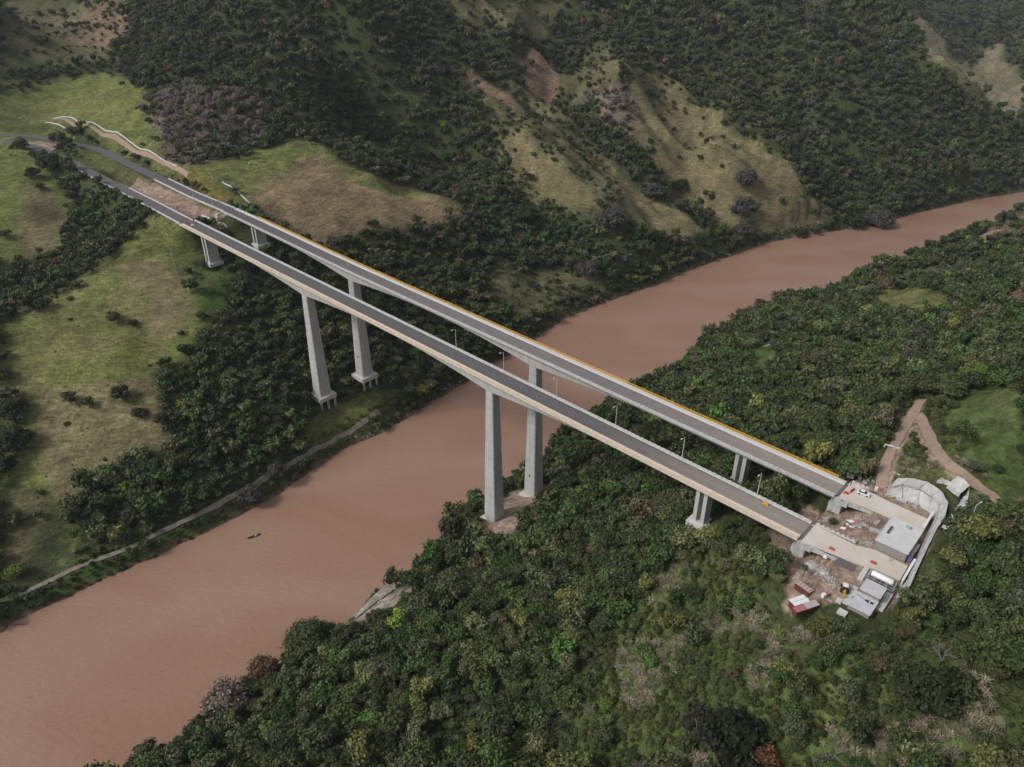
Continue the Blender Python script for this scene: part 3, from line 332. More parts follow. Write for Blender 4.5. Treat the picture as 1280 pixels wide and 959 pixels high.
# ---------------------------------------------------------------- river
wm = bpy.data.materials.new('muddy_water'); wm.use_nodes = True; n = wm.node_tree.nodes; l = wm.node_tree.links
b = n['Principled BSDF']; b.inputs['Roughness'].default_value = .16; b.inputs['Specular IOR Level'].default_value = .5; b.inputs['IOR'].default_value = 1.33
geo = n.new('ShaderNodeNewGeometry'); mp = n.new('ShaderNodeMapping'); mp.inputs['Rotation'].default_value = (0, 0, math.radians(-50)); mp.inputs['Scale'].default_value = (.5, 1, 1)
l.new(geo.outputs['Position'], mp.inputs[0])
t = n.new('ShaderNodeTexNoise'); t.inputs['Scale'].default_value = .022; t.inputs['Detail'].default_value = 7; t.inputs['Distortion'].default_value = .7; l.new(mp.outputs[0], t.inputs['Vector'])
r = n.new('ShaderNodeValToRGB'); r.color_ramp.elements[0].position = .38; r.color_ramp.elements[1].position = .68
r.color_ramp.elements[0].color = (.278, .160, .110, 1); r.color_ramp.elements[1].color = (.315, .198, .145, 1)
l.new(t.outputs[0], r.inputs[0]); l.new(r.outputs[0], b.inputs['Base Color'])
t2 = n.new('ShaderNodeTexNoise'); t2.inputs['Scale'].default_value = .55; t2.inputs['Detail'].default_value = 8; t2.inputs['Distortion'].default_value = .8; l.new(mp.outputs[0], t2.inputs['Vector'])
bp = n.new('ShaderNodeBump'); bp.inputs['Strength'].default_value = .75; bp.inputs['Distance'].default_value = .5; l.new(t2.outputs[0], bp.inputs['Height']); l.new(bp.outputs[0], b.inputs['Normal'])
w_ = MB(); w_.add([(-1600, -500, 0), (2300, -500, 0), (2300, 1300, 0), (-1600, 1300, 0)], [(0, 1, 2, 3)])
river = w_.build('river', wm); river['kind'] = 'structure'
# ---------------------------------------------------------------- tracks draped over the ground
def ribbon(pts, width, lift, step=2.5, zf=None, cross=4, edge_noise=0):
    P = np.array(pts, float); s_ = np.concatenate([[0], np.cumsum(np.hypot(*np.diff(P[:, :2], axis=0).T))])
    q = np.linspace(0, s_[-1], max(2, int(s_[-1] / step)))
    # smooth the polyline
    xs = np.interp(q, s_, P[:, 0]); ys = np.interp(q, s_, P[:, 1])
    k = max(1, int(8 / step)); ker = np.ones(2 * k + 1) / (2 * k + 1)
    if len(q) > 4 * k:
        xs = np.concatenate([xs[:k], np.convolve(xs, ker, 'valid'), xs[-k:]]); ys = np.concatenate([ys[:k], np.convolve(ys, ker, 'valid'), ys[-k:]])
    tx = np.gradient(xs); ty = np.gradient(ys); ln = np.hypot(tx, ty) + 1e-9; nx_ = -ty / ln; ny_ = tx / ln
    zs = np.interp(q, s_, P[:, 2]) if P.shape[1] > 2 else None
    vs = []
    for j in range(cross + 1):
        o = (j / cross - .5) * width * (1 + edge_noise * (rng.random(len(q)) - .5))
        a_ = xs + nx_ * o; b_ = ys + ny_ * o
        z_ = (zs if zs is not None else height(a_, b_)) + lift
        vs.append(np.stack([a_, b_, z_], 1))
    n_ = len(q); V_ = np.concatenate(vs); F_ = []
    for j in range(cross):
        for i in range(n_ - 1): F_.append((j * n_ + i, j * n_ + i + 1, (j + 1) * n_ + i + 1, (j + 1) * n_ + i))
    F_ = [f[::-1] for f in F_]
    return V_, F_, (xs, ys, nx_, ny_, zs)
def ribbon_obj(name, pts, width, lift, m, **k):
    kk = {a: b for a, b in k.items() if a in ('step', 'cross', 'edge_noise')}
    V_, F_, _ = ribbon(pts, width, lift, **kk); mb = MB(); mb.add(V_, F_); return mb.build(name, m)
for nm, w__, mt, pts in PATHS:
    o = ribbon_obj(nm, pts, w__, .35, mt, step=2, cross=4, edge_noise=.25); o['kind'] = 'structure'
for w__, pts, lb in DRAINS:
    V_, F_, _ = ribbon(pts, w__, .45, step=2, cross=1); mb = MB(); mb.add(V_, F_); n_ = len(V_) // 2
    lo = [(p[0], p[1], p[2] - .8) for p in V_]; base = len(V_)
    mb.v += lo
    for i in range(n_ - 1):
        mb.f += [(i, base + i, base + i + 1, i + 1), (n_ + i + 1, base + n_ + i + 1, base + n_ + i, n_ + i)]; mb.m += [0, 0]
    tag(mb.build('drainage_channel', 'white_concrete'), lb, 'drain')
# ================================================================ the two road bridges and their approaches
def deck_off(which, a):
    "lateral position of the deck centre line"
    if which == 1: return -6.4
    return 24.2 + 2.3 * float(sstep(190, 345, np.array(-a)))
A_END = 82.2; A_START = {1: -346.0, 2: -349.0}
PIERS = {1: [-319.5, -209.3, -64.0, 45.0], 2: [-314.0, -207.3, -64.5, 44.5]}
def gdepth(a, big):
    d = min(abs(a - p) for p in big); t = max(0, 1 - d / 66.0); return 3.1 + 4.1 * t ** 1.8
def sweep(prof, a0, a1, step, which, closed=True):
    "prof(a) -> list of (lateral, dz) below/above the deck line; swept along the bridge"
    mb = MB(); st = np.linspace(a0, a1, max(2, int(abs(a1 - a0) / step) + 1)); k = None
    for a in st:
        pr = prof(a); k = len(pr); c0 = deck_off(which, a)
        for la, dz in pr:
            p = AL(a, c0 + la); mb.v.append((p[0], p[1], p[2] + dz))
    m_ = k if closed else k - 1
    for i in range(len(st) - 1):
        for j in range(m_):
            q = (j + 1) % k; mb.f.append((i * k + j, i * k + q, (i + 1) * k + q, (i + 1) * k + j)); mb.m.append(0)
    if closed:
        mb.f += [tuple(range(k))[::-1], tuple(range((len(st) - 1) * k, len(st) * k))]; mb.m += [0, 0]
    return mb
def tone_attr(o, fn):
    me = o.data; a = me.attributes.new('tone', 'FLOAT_COLOR', 'POINT')
    cs = []
    for v in me.vertices: cs += [*fn(v.co), 1.0]
    a.data.foreach_set('color', cs)
def road_tone(which):
    def f(co):
        x, y = co.x - PX, co.y - PY; a = x * AX[0] + y * AX[1]; la = x * NX[0] + y * NX[1]
        c_ = deck_off(which, a) if a > -349 else None
        base = np.array((.118, .111, .115)) if which == 1 else np.array((.185, .167, .17))
        if which == 2: base = base * (.62 + .38 * float(sstep(-340, -60, np.array(a))))
        dust = float(sstep(-20, 75, np.array(a))); base = base * (1 - dust) + np.array((.27, .235, .21)) * dust
        if c_ is not None:
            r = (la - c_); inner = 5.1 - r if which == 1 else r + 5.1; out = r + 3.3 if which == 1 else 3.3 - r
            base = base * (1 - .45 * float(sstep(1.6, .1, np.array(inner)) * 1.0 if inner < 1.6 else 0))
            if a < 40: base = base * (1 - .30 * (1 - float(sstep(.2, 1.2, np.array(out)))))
            base = base * (1 + .06 * math.sin(r * 1.9))
        return base
    return f
def pier_solid(root, a, which, ctop, base_z, wt=4.7, wb=7.4, cap=11.6, cap_h=2.6, piles=False):
    c0 = deck_off(which, a); ztop = deck_z(a) - ctop; mb = MB(); lv = 14; rings = []
    # chamfered shaft with shallow casting joints
    for i in range(lv + 1):
        t = i / lv; z = base_z + (ztop - base_z) * t; w = (wb + (wt - wb) * t) / 2; ch = .35
        for sub, inset in (((-.03, .0), (0, .09), (.03, 0)) if 0 < i < lv else ((0, 0),)):
            r = w - inset
            rings.append((z + sub * (ztop - base_z) * .2, r, ch))
    for z, r, ch in rings:
        for sx, sy in ((r, r - ch), (r - ch, r), (-r + ch, r), (-r, r - ch), (-r, -r + ch), (-r + ch, -r), (r - ch, -r), (r, -r + ch)):
            p = AL(a, c0); mb.v.append((p[0] + A3[0] * sx + N3[0] * sy, p[1] + A3[1] * sx + N3[1] * sy, z))
    for i in range(len(rings) - 1):
        for j in range(8):
            q = (j + 1) % 8; mb.f.append((i * 8 + j, i * 8 + q, (i + 1) * 8 + q, (i + 1) * 8 + j)); mb.m.append(0)
    mb.f += [tuple(range(8))[::-1], tuple(range((len(rings) - 1) * 8, len(rings) * 8))]; mb.m += [0, 0]
    pr = mb.build('pier', 'pier', root)
    cb = MB(); p = AL(a, c0); cb.box((p[0], p[1], base_z - cap_h / 2 + .02), (cap, cap, cap_h), BAX); cb.box((p[0], p[1], base_z + .25), (wb + 1.4, wb + 1.4, .5), BAX)
    cb.build('pile_cap', 'white_concrete', pr)
    # inspection opening
    ob = MB(); h_ = base_z + (12 if which == 1 else 13.5); t = (h_ - base_z) / (ztop - base_z); w = (wb + (wt - wb) * t) / 2
    if which == 2:
        q = (p[0] - N3[0] * (w + .02) , p[1] - N3[1] * (w + .02), h_); ob.box(q, (.9, .12, 1.2), BAX); ob.build('access_opening', 'dark', pr)
    if piles:
        for i in (-1, 1):
            for j in (-1, 0, 1):
                pb = MB(); x = p[0] + A3[0] * i * (cap / 2 - 1.1) + N3[0] * j * (cap / 2 - 1.1); y = p[1] + A3[1] * i * (cap / 2 - 1.1) + N3[1] * j * (cap / 2 - 1.1)
                pb.tube((x, y, hz(x, y) - 2), (x, y, base_z - cap_h + .05), .75, n=10); pb.build('pile', 'pier', pr)
def pier_twin(root, a, which, ctop, base_z, wid=4.4, gap=3.0, th=1.15):
    c0 = deck_off(which, a); ztop = deck_z(a) - ctop; p = AL(a, c0)
    cb = MB(); cb.box((p[0], p[1], base_z - 1.0), (gap + 5, wid + 3.0, 2.2), BAX); cb.box((p[0], p[1], base_z + .3), (gap + 3, wid + 1.6, .7), BAX)
    pr = cb.build('pier', 'white_concrete', root)
    for s_ in (-1, 1):
        wbm = MB(); q = (p[0] + A3[0] * s_ * gap / 2, p[1] + A3[1] * s_ * gap / 2, (ztop + base_z) / 2 + .2); wbm.box(q, (th, wid, ztop - base_z), BAX)
        for r in (-1, 1):
            wbm.box((q[0] + N3[0] * r * wid / 2, q[1] + N3[1] * r * wid / 2, q[2] - .02), (th + .35, .45, ztop - base_z), BAX)
        wbm.build('column', 'concrete', pr)
def make_bridge(which, label):
    root = empty('road_bridge', (*AL(0, deck_off(which, 0))[:2], 0), label=label, cat='bridge')
    def fix(o):
        for v in o.data.vertices: v.co.x -= root.location.x; v.co.y -= root.location.y
        return o
    class R_:  pass
    a0, a1 = A_START[which], A_END; big = PIERS[which][1:3]; s = 1 if which == 1 else -1          # s=1: walkway at negative lateral
    out = -5.6 * s; inn = 5.6 * s
    parts = []
    parts.append(sweep(lambda a: [(-5.6, -.12), (-5.6, -.42), (-3.2, -.85), (-2.75, -gdepth(a, big)), (2.75, -gdepth(a, big)), (3.2, -.85), (5.6, -.42), (5.6, -.12)], a0, a1, 3, which).build('girder', 'concrete', root))
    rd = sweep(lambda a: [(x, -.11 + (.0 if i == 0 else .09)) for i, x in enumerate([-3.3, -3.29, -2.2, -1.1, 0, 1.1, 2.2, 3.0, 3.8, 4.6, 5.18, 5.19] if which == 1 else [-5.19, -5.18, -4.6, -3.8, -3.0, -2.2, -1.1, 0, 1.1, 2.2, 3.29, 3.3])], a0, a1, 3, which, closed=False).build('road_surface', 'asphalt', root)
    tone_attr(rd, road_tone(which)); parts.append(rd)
    e = lambda a_, b_: sorted((a_ * s, b_ * s))
    # inner parapet: plinth with posts and a top beam
    pl = [(4.95, -.1), (4.95, .45), (5.12, .55), (5.12, 1.0), (5.72, 1.0), (5.72, -.3), (5.5, -.3), (5.5, -.1)]
    pl = [(x * s, z) for x, z in pl]; pl = pl if s > 0 else pl[::-1]
    parts.append(sweep(lambda a: pl[::-1], a0, a1, 6, which).build('parapet', 'kerb', root))
    mb = MB()
    for a in np.arange(a0 + 1, a1, 2.0):
        p = AL(a, deck_off(which, a) + 5.43 * s); mb.box((p[0], p[1], p[2] + 1.03), (.9, .62, .12), BAX)
    parts.append(mb.build('parapet_cap', 'white_concrete', root, kind='stuff'))
    # walkway, kerb and railing on the outer side
    wk = [(-5.72, .28), (-5.72, -.35), (-3.25, -.1), (-3.25, .28)]; wk = [(x * s, z) for x, z in wk]; wk = wk if s < 0 else wk[::-1]
    parts.append(sweep(lambda a: wk[::-1], a0, a1, 6, which).build('walkway', 'walkway' if which == 1 else 'walkway_white', root))
    kb = [(-3.62, .25), (-3.3, .25), (-3.36, .75), (-3.56, .75)]; kb = [(x * s, z) for x, z in kb]; kb = kb if s < 0 else kb[::-1]
    parts.append(sweep(lambda a: kb, a0, a1, 6, which).build('kerb_barrier', 'walkway' if which == 1 else 'walkway_white', root))
    ra0 = a0 + (4 if which == 1 else 28)
    rl = MB(); colr = 'beige' if which == 1 else 'yellow'
    pts = np.arange(ra0, a1 + .1, 4.0)
    for i in range(len(pts) - 1):
        p = AL(pts[i], deck_off(which, pts[i]) - 5.5 * s); q = AL(pts[i + 1], deck_off(which, pts[i + 1]) - 5.5 * s)
        for h_, r_ in ((.55, .07), (.85, .07), (1.15, .07), (1.45, .10)):
            rl.tube((p[0], p[1], p[2] + h_), (q[0], q[1], q[2] + h_), r_, n=4, cap=False)
    parts.append(rl.build('railing', colr, root))
    pm = None
    ps = MB()
    for a in np.arange(ra0, a1, 2.0):
        p = AL(a, deck_off(which, a) - 5.5 * s); ps.box((p[0], p[1], p[2] + .85), (.14, .12, 1.2), BAX)
    parts.append(ps.build('railing_post', colr, root, kind='stuff'))
    jm = MB(); p = AL(a1 + .5, deck_off(which, a1)); jm.box((p[0], p[1], p[2] - .05), (1.1, 9.0, .16), BAX); parts.append(jm.build('expansion_joint', 'joint', root))
    jm = MB(); p = AL(a0 - .4, deck_off(which, a0)); jm.box((p[0], p[1], p[2] - .06), (.7, 9.0, .16), BAX); parts.append(jm.build('expansion_joint', 'joint', root))
    P = PIERS[which]
    pier_twin(root, P[0], which, 2.9, 81.5 if which == 1 else 86.5, wid=6.6, gap=4.0, th=1.2)
    pier_solid(root, P[1], which, 7.0, 25.4 if which == 1 else 27.0, wt=4.9, wb=7.9, cap=12, cap_h=2.6, piles=True)
    pier_solid(root, P[2], which, 7.0, 11.6 if which == 1 else 8.9, wt=4.7, wb=7.4, cap=11.2, cap_h=2.4)
    pier_twin(root, P[3], which, 2.9, 74.2, wid=4.3, gap=3.2)
    # abutment at the near bank and at the far bank
    for a_, sg in ((a1 + 1.6, 1), (a0 - 1.8, -1)):
        c0 = deck_off(which, a_); p = AL(a_, c0); ab = MB(); g = hz(p[0], p[1]) ; zt = p[2] - .35; zb = min(g, p[2] - 5) - 2.5
        ab.box((p[0], p[1], (zt + zb) / 2), (3.0, 11.4, zt - zb), BAX)
        q = AL(a_ - 2.2 * sg, c0); ab.box((q[0], q[1], (zt - 3.2 + zb) / 2), (2.0, 9.5, zt - 3.2 - zb), BAX)
        for r in (-1, 1):
            q = AL(a_ + 2.1 * sg, c0 + r * 5.35); ab.box((q[0], q[1], zt - 1.1), (2.4, .6, 2.2), BAX)
        parts.append(ab.build('abutment', 'pier', root))
    if which == 1:
        pass
    def rec(o):
        for ch in o.children:
            if ch.type == 'MESH' and not ch.data.get('moved'):
                for v in ch.data.vertices: v.co.x -= root.location.x; v.co.y -= root.location.y
                ch.data['moved'] = 1
            rec(ch)
    rec(root)
    return root
B1 = make_bridge(1, 'nearer road bridge with cream railing and walkway on tall tapered concrete piers')
B2 = make_bridge(2, 'farther road bridge with orange yellow railing on its upstream side')
# approach roads on the far bank
for idx, (pts, which) in enumerate(((ROAD1, 1), (ROAD2, 2))):
    P = [p for p in pts]; st = AL(A_START[which] - .7, deck_off(which, A_START[which]))
    P = [(st[0], st[1], st[2] - .02)] + [p for p in P if (p[0] - PX) * AX[0] + (p[1] - PY) * AX[1] < A_START[which] - 6]
    V_, F_, line = ribbon(P, 8.6, .06, step=3, cross=6); mb = MB(); mb.add(V_, F_)
    o = mb.build('approach_road', 'asphalt'); o['kind'] = 'structure'
    base = (.118, .111, .118) if which == 1 else (.112, .106, .117)
    tone_attr(o, lambda co: base)
    xs, ys, nx_, ny_, zs = line
    n_ = len(xs); full = 60 if which == 1 else 36
    for side in (-1, 1):
        for (i0, i1) in ([(0, full)] if side > 0 else [(0, 34)]):
            i1 = min(i1, n_ - 1); kb = MB()
            prof = [(4.1, -.3), (4.1, .75), (4.75, .75), (4.75, -.8)]
            for i in range(i0, i1 + 1):
                for r, dz in prof: kb.v.append((xs[i] + nx_[i] * r * side, ys[i] + ny_[i] * r * side, zs[i] + dz))
            for i in range(i1 - i0):
                for j in range(3): kb.f.append((i * 4 + j, i * 4 + j + 1, i * 4 + j + 5, i * 4 + j + 4)); kb.m.append(0)
            kb.f += [(0, 1, 2, 3), ((i1 - i0) * 4 + 3, (i1 - i0) * 4 + 2, (i1 - i0) * 4 + 1, (i1 - i0) * 4)]; kb.m += [0, 0]
            far = (which == 2) == (side < 0)
            tag(kb.build('road_barrier', 'white_concrete'), 'white concrete barrier on the %s side of the %s approach road' % ('median' if ((which == 1) == (side < 0)) else 'outer', 'nearer' if which == 1 else 'farther'), 'barrier')
# ---------------------------------------------------------------- street lamps
def make_lamp(loc, rz, h=9.5, **k):
    r = empty('street_lamp', loc, rz, **k)
    m_ = MB(); m_.tube((0, 0, 0), (0, 0, h), .17, .10, n=7); m_.tube((0, 0, 0), (0, 0, .5), .3, .25, n=7); m_.build('post', 'lampw', r)
    m_ = MB(); m_.tube((0, 0, h - .1), (0, -1.9, h + .35), .07, n=5); a_ = m_.build('arm', 'lampw', r)
    m_ = MB(); m_.box((0, -2.2, h + .35), (.34, 1.0, .16), top=.8); m_.build('lamp_head', 'white', a_)
    return r
lamp0 = None
names = ['first, against dark bushes', 'second, at the far shoreline', 'third, against the brown river', 'fourth, by the bright green tree', 'fifth, above the near forest', 'sixth, closest to the station']
for i in range(6):
    a = -93 + 31 * i; p = AL(a, deck_off(1, a) + 5.42)
    lb = 'grey street lamp on the nearer bridge inner parapet, ' + names[i]
    if lamp0 is None: lamp0 = make_lamp((p[0], p[1], p[2] + 1.0), BRZ, label=lb, cat='street lamp', group='street lamps on the nearer bridge')
    else: copy_tree(lamp0, (p[0], p[1], p[2] + 1.0), BRZ, label=lb)
for a, which, sd_, lb in ((-372, 1, 5, 'street lamp beside the nearer approach road above the dirt median'), (-362, 2, -5, 'street lamp on the farther approach by the median edge'), (-390, 2, -5, 'street lamp on the farther approach road nearest the green median')):
    P = np.array(ROAD1 if which == 1 else ROAD2); aa = (P[:, 0] - PX) * AX[0] + (P[:, 1] - PY) * AX[1]; o_ = np.argsort(aa)
    x = np.interp(a, aa[o_], P[o_, 0]) + N3[0] * sd_; y = np.interp(a, aa[o_], P[o_, 1]) + N3[1] * sd_
    copy_tree(lamp0, (x, y, hz(x, y)), BRZ, label=lb, group='street lamps on the approach roads')
copy_tree(lamp0, (SPOT['pole1'][0], SPOT['pole1'][1], SPOT['pole1'][2]), BRZ + 1.2, scale=(.9, .9, 1.05), label='slim pale lamp pole beside the sprayed concrete slope and dirt track', group='lamp posts round the station')
copy_tree(lamp0, (SPOT['pole2'][0], SPOT['pole2'][1], SPOT['pole2'][2]), BRZ + 2.8, scale=(1, 1, .95), label='white lamp post among trees above the retaining slope', group='lamp posts round the station')
# ================================================================ site at the near bridge end
def P3(a, lat, z): p = AL(a, lat, z); return (p[0], p[1], z)
def abox(mb, a, lat, z, da, dl, dz, mi=0, top=None): mb.box(P3(a, lat, z), (da, dl, dz), BAX, mi, top)
def prism(mb, poly, z0, z1, mi=0):
    n_ = len(poly); vs = [P3(a, l_, z0) for a, l_ in poly] + [P3(a, l_, z1) for a, l_ in poly]
    mb.add(vs, [tuple(range(n_))[::-1], tuple(range(n_, 2 * n_))] + [(i, (i + 1) % n_, n_ + (i + 1) % n_, n_ + i) for i in range(n_)], mi)
# access slabs (roads) after the bridge joints
mb = MB(); prism(mb, [(83.3, -11.4), (97, -9.8), (104.2, -8.6), (113.6, -7.6), (113.4, .6), (103, 1.0), (97.5, -1.2), (83.3, -.6)], 90.55, 91.02)
mb.build('access_road', 'slab')['kind'] = 'structure'
mb = MB(); prism(mb, [(83.1, 19.6), (97, 20.8), (104, 20.5), (111.2, 21.6), (111.2, 28.6), (105, 29.0), (97, 29.4), (90, 30.2), (83.1, 31.2)], 90.55, 91.02)
mb.build('access_road', 'slab')['kind'] = 'structure'
def wingwall(a0, a1, lat, lb):
    mb = MB(); vs = [P3(a0, lat - .25, 90.9), P3(a1, lat - .25, 90.9), P3(a1, lat - .25, 90.0), P3(a0, lat - .25, 88.6), P3(a0, lat + .25, 90.9), P3(a1, lat + .25, 90.9), P3(a1, lat + .25, 90.0), P3(a0, lat + .25, 88.6)]
    mb.add(vs, [(0, 1, 2, 3), (7, 6, 5, 4), (0, 4, 5, 1), (1, 5, 6, 2), (2, 6, 7, 3), (3, 7, 4, 0)])
    tag(mb.build('edge_beam', 'pier'), lb, 'concrete beam')
wingwall(83.4, 95.5, -11.5, 'concrete edge beam under the front of the nearer access slab')
wingwall(83.4, 95.5, 19.5, 'concrete edge beam under the front of the farther access slab')
for a0, lat, dark in ((83.6, -10.9, 1), (83.6, 20.1, 1)):
    pass
def parapet(a0, a1, lat, lb):
    r = empty('parapet_wall', P3(a0, lat, 91.02), BRZ, label=lb, cat='parapet')
    mb = MB(); L_ = a1 - a0; mb.box((L_ / 2, 0, .3), (L_, .55, .6)); mb.build('wall', 'kerb', r)
    n_ = int(L_ / 1.6)
    for i in range(n_):
        mb = MB(); mb.box(((i + .5) * L_ / n_, 0, .8), (.9, .6, .4)); mb.build('cap_block', 'white_concrete', r)
parapet(83.5, 97.0, -.3, 'low concrete parapet along the back of the nearer access slab')
parapet(83.5, 90.0, 31.0, 'short low parapet at the back of the farther access slab near the car')
mb = MB(); mb.box(P3(98.2, -12.0, 90.7), (6, 3.6, .25), BAX); tag(mb.build('concrete_pad', 'joint'), 'grey gravelly pad in front of the nearer access slab', 'pad')
# control building
r = empty('control_building', P3(107.1, 8.9, 90.6), BRZ, label='windowless grey building with flat pale roof between the two access roads', cat='building')
mb = MB(); mb.box((0, 0, 1.8), (9.6, 14.4, 3.9)); mb.build('wall', 'wallgrey', r)
mb = MB()
for x in np.arange(-4.4, 4.5, 1.1): mb.box((x, -7.24, 1.7), (.16, .12, 3.7))
for y in np.arange(-6.9, 7, 1.15): mb.box((-4.83, y, 1.7), (.1, .16, 3.7))
mb.build('wall_rib', 'wallgrey', r, kind='stuff')
mb = MB(); mb.box((0, 0, 4.0), (10.4, 15.2, .35)); rf = mb.build('roof', 'roof', r)
mb = MB()
for sx, sy, dx, dy in ((0, 7.5, 10.4, .2), (0, -7.5, 10.4, .2), (5.1, 0, .2, 14.8), (-5.1, 0, .2, 14.8)): mb.box((sx, sy, 4.24), (dx, dy, .14))
mb.build('roof_edge', 'white_concrete', rf)
mb = MB(); mb.box((-3.2, .2, 4.22), (.8, 4.6, .12)); mb.build('roof_opening', 'wood', rf)
mb = MB(); mb.box((-2.75, .2, 4.3), (.14, 4.6, .3)); mb.box((-3.6, .2, 4.3), (.12, 4.6, .3)); mb.build('opening_kerb', 'white_concrete', rf)
mb = MB(); mb.box((.9, 5.2, 4.55), (1.3, 1.0, .7), mi=0); mb.box((.9, 5.2, 4.95), (1.5, .25, .1)); mb.box((1.7, 5.6, 4.45), (.4, .5, .5)); mb.build('rooftop_unit', 'steel', rf)
mb = MB(); mb.box((5.6, -1.5, 1.3), (1.3, 6.5, 2.6)); mb.build('lean_to', 'greyroof', r)
mb = MB(); mb.box((5.7, -5.2, 1.9), (1.6, 2.2, 3.6), top=.8); mb.build('tarpaulin', 'purple', r)
for y, w_2 in ((3.0, 1.0), (-3.0, 2.4)):
    mb = MB(); mb.box((-4.86, y, 1.0), (.12, w_2, 2.2)); mb.build('door', 'steel', r)
# water tank on a steel frame
r = empty('water_tank', P3(109.6, -12.3, 90.7), BRZ, label='long white cylindrical tank lying in a steel frame beside the nearer access road', cat='tank')
mb = MB(); N_ = 16; xs = [-3.35, -3.2, -2.9, 2.9, 3.2, 3.35]; rs = [.35, .8, 1.05, 1.05, .8, .35]
for x, rr in zip(xs, rs):
    for k in range(N_): t = 2 * math.pi * k / N_; mb.v.append((x, rr * math.cos(t), 2.0 + rr * math.sin(t)))
for i in range(5):
    for k in range(N_): mb.f.append((i * N_ + k, i * N_ + (k + 1) % N_, (i + 1) * N_ + (k + 1) % N_, (i + 1) * N_ + k)); mb.m.append(0)
mb.f += [tuple(range(N_))[::-1], tuple(range(5 * N_, 6 * N_))]; mb.m += [0, 0]
bm_ = mb.build('vessel', 'tankw', r, smooth=True)
for x in (-1.9, 0, 1.9):
    mb = MB(); mb.tube((x - .08, 0, 2.0), (x + .08, 0, 2.0), 1.08, n=16); mb.build('strap', 'white', r)
mb = MB()
for y in (-1.6, 1.6):
    for x in (-4, -2, 0, 2, 4): mb.box((x, y, 1.2), (.16, .16, 2.4))
    for z in (.15, 1.3, 2.35): mb.box((0, y, z), (8.2, .12, .14))
for x in (-4, 4):
    for z in (.15, 1.3, 2.35): mb.box((x, 0, z), (.12, 3.2, .14))
mb.build('frame', 'steel', r)
for x in (-1.6, 1.6):
    mb = MB(); mb.box((x, 0, .6), (.8, 1.8, 1.0)); mb.build('saddle', 'wallgrey', r)
mb = MB(); mb.box((0, 0, -.02), (9.4, 4.6, .2)); mb.build('base_slab', 'joint', r)
mb = MB(); mb.tube((-3.7, .6, 2.3), (-3.7, .6, .3), .1); mb.tube((-3.3, .2, 2.2), (-3.8, .6, 2.3), .1); mb.build('pipe', 'steel', r)
# two flat roofed plant rooms
def plant_room(a, lat, da, dl, h, lb, extra):
    r = empty('plant_room', P3(a, lat, 90.5), BRZ, label=lb, cat='building')
    mb = MB(); mb.box((0, 0, h / 2), (da - .6, dl - .6, h)); mb.build('wall', 'wallgrey', r)
    mb = MB(); mb.box((0, 0, h + .12), (da, dl, .24)); rf = mb.build('roof', 'roof2', r)
    mb = MB(); mb.box((0, dl / 2 - .08, h + .29), (da, .12, .1)); mb.box((0, -dl / 2 + .08, h + .29), (da, .12, .1)); mb.build('roof_edge', 'white_concrete', rf)
    mb = MB(); mb.box((-da / 2 + .27, 0, 1.0), (.1, 1.1, 2.0)); mb.build('door', 'dark', r)
    if extra:
        for x in (.6, 2.0):
            mb = MB(); mb.box((x, 1.6, h + .26), (1.0, .8, .1)); mb.build('roof_hatch', 'dark', rf)
        mb = MB(); mb.tube((-2.6, 2.4, h + .3), (1.2, 1.0, h + .3), .06); mb.tube((.9, 2.6, h + .3), (.9, .8, h + .3), .06); mb.build('roof_pipe', 'dark', rf)
plant_room(109.3, -19.7, 6.2, 5.6, 2.9, 'smaller grey plant room with plain flat roof just below the white tank', False)
plant_room(108.9, -26.2, 6.8, 7.2, 1.6, 'lower plant room with flat roof and two dark hatches at the edge of the forest', True)
def pad(poly, z0, z1, lb, m_='white_concrete'):
    mb = MB(); prism(mb, poly, z0, z1); tag(mb.build('concrete_pad', m_), lb, 'pad')
pad([(103.2, -7.9), (104.6, -7.8), (105.0, -15.6), (103.4, -15.6)], 90.4, 90.9, 'curved pale concrete kerb slab left of the white tank')
pad([(103.9, -19.3), (105.4, -19.2), (105.4, -28.6), (103.9, -28.6)], 90.4, 90.85, 'pale concrete apron left of the plant rooms')
pad([(102.2, -27.6), (103.8, -27.6), (103.8, -29.6), (102.2, -29.6)], 90.4, 91.1, 'small square concrete pad at the yard corner')
pad([(104.2, -31.2), (106.8, -31.2), (106.8, -33.4), (104.2, -33.4)], 90.2, 91.0, 'square concrete pad at the forest edge below the plant rooms')
pad([(112.3, -14.8), (114.2, -14.8), (114.2, -24.0), (112.3, -24.0)], 90.4, 90.8, 'narrow concrete apron right of the plant rooms')
# retaining wall panels along the foot of the cut
def panel_wall(a0, l0, a1, l1, h, lb):
    p, q = P3(a0, l0, 90.8), P3(a1, l1, 90.8); L_ = math.hypot(q[0] - p[0], q[1] - p[1]); rz = math.atan2(q[1] - p[1], q[0] - p[0])
    r = empty('retaining_wall', p, rz, label=lb, cat='wall'); n_ = max(2, int(L_ / 2.4))
    for i in range(n_):
        mb = MB(); mb.box(((i + .5) * L_ / n_, 0, h / 2 + .02 * (i % 2)), (L_ / n_ - .06, .5, h)); mb.build('panel', 'white_concrete', r)
    mb = MB(); mb.box((L_ / 2, 0, h + .1), (L_, .7, .18)); mb.build('coping', 'white', r)
panel_wall(111.6, 19.5, 111.3, 30.5, 2.6, 'white topped retaining wall ending the farther access road')
panel_wall(114.6, -10.0, 114.4, 2.2, 2.6, 'white topped retaining wall ending the nearer access road')
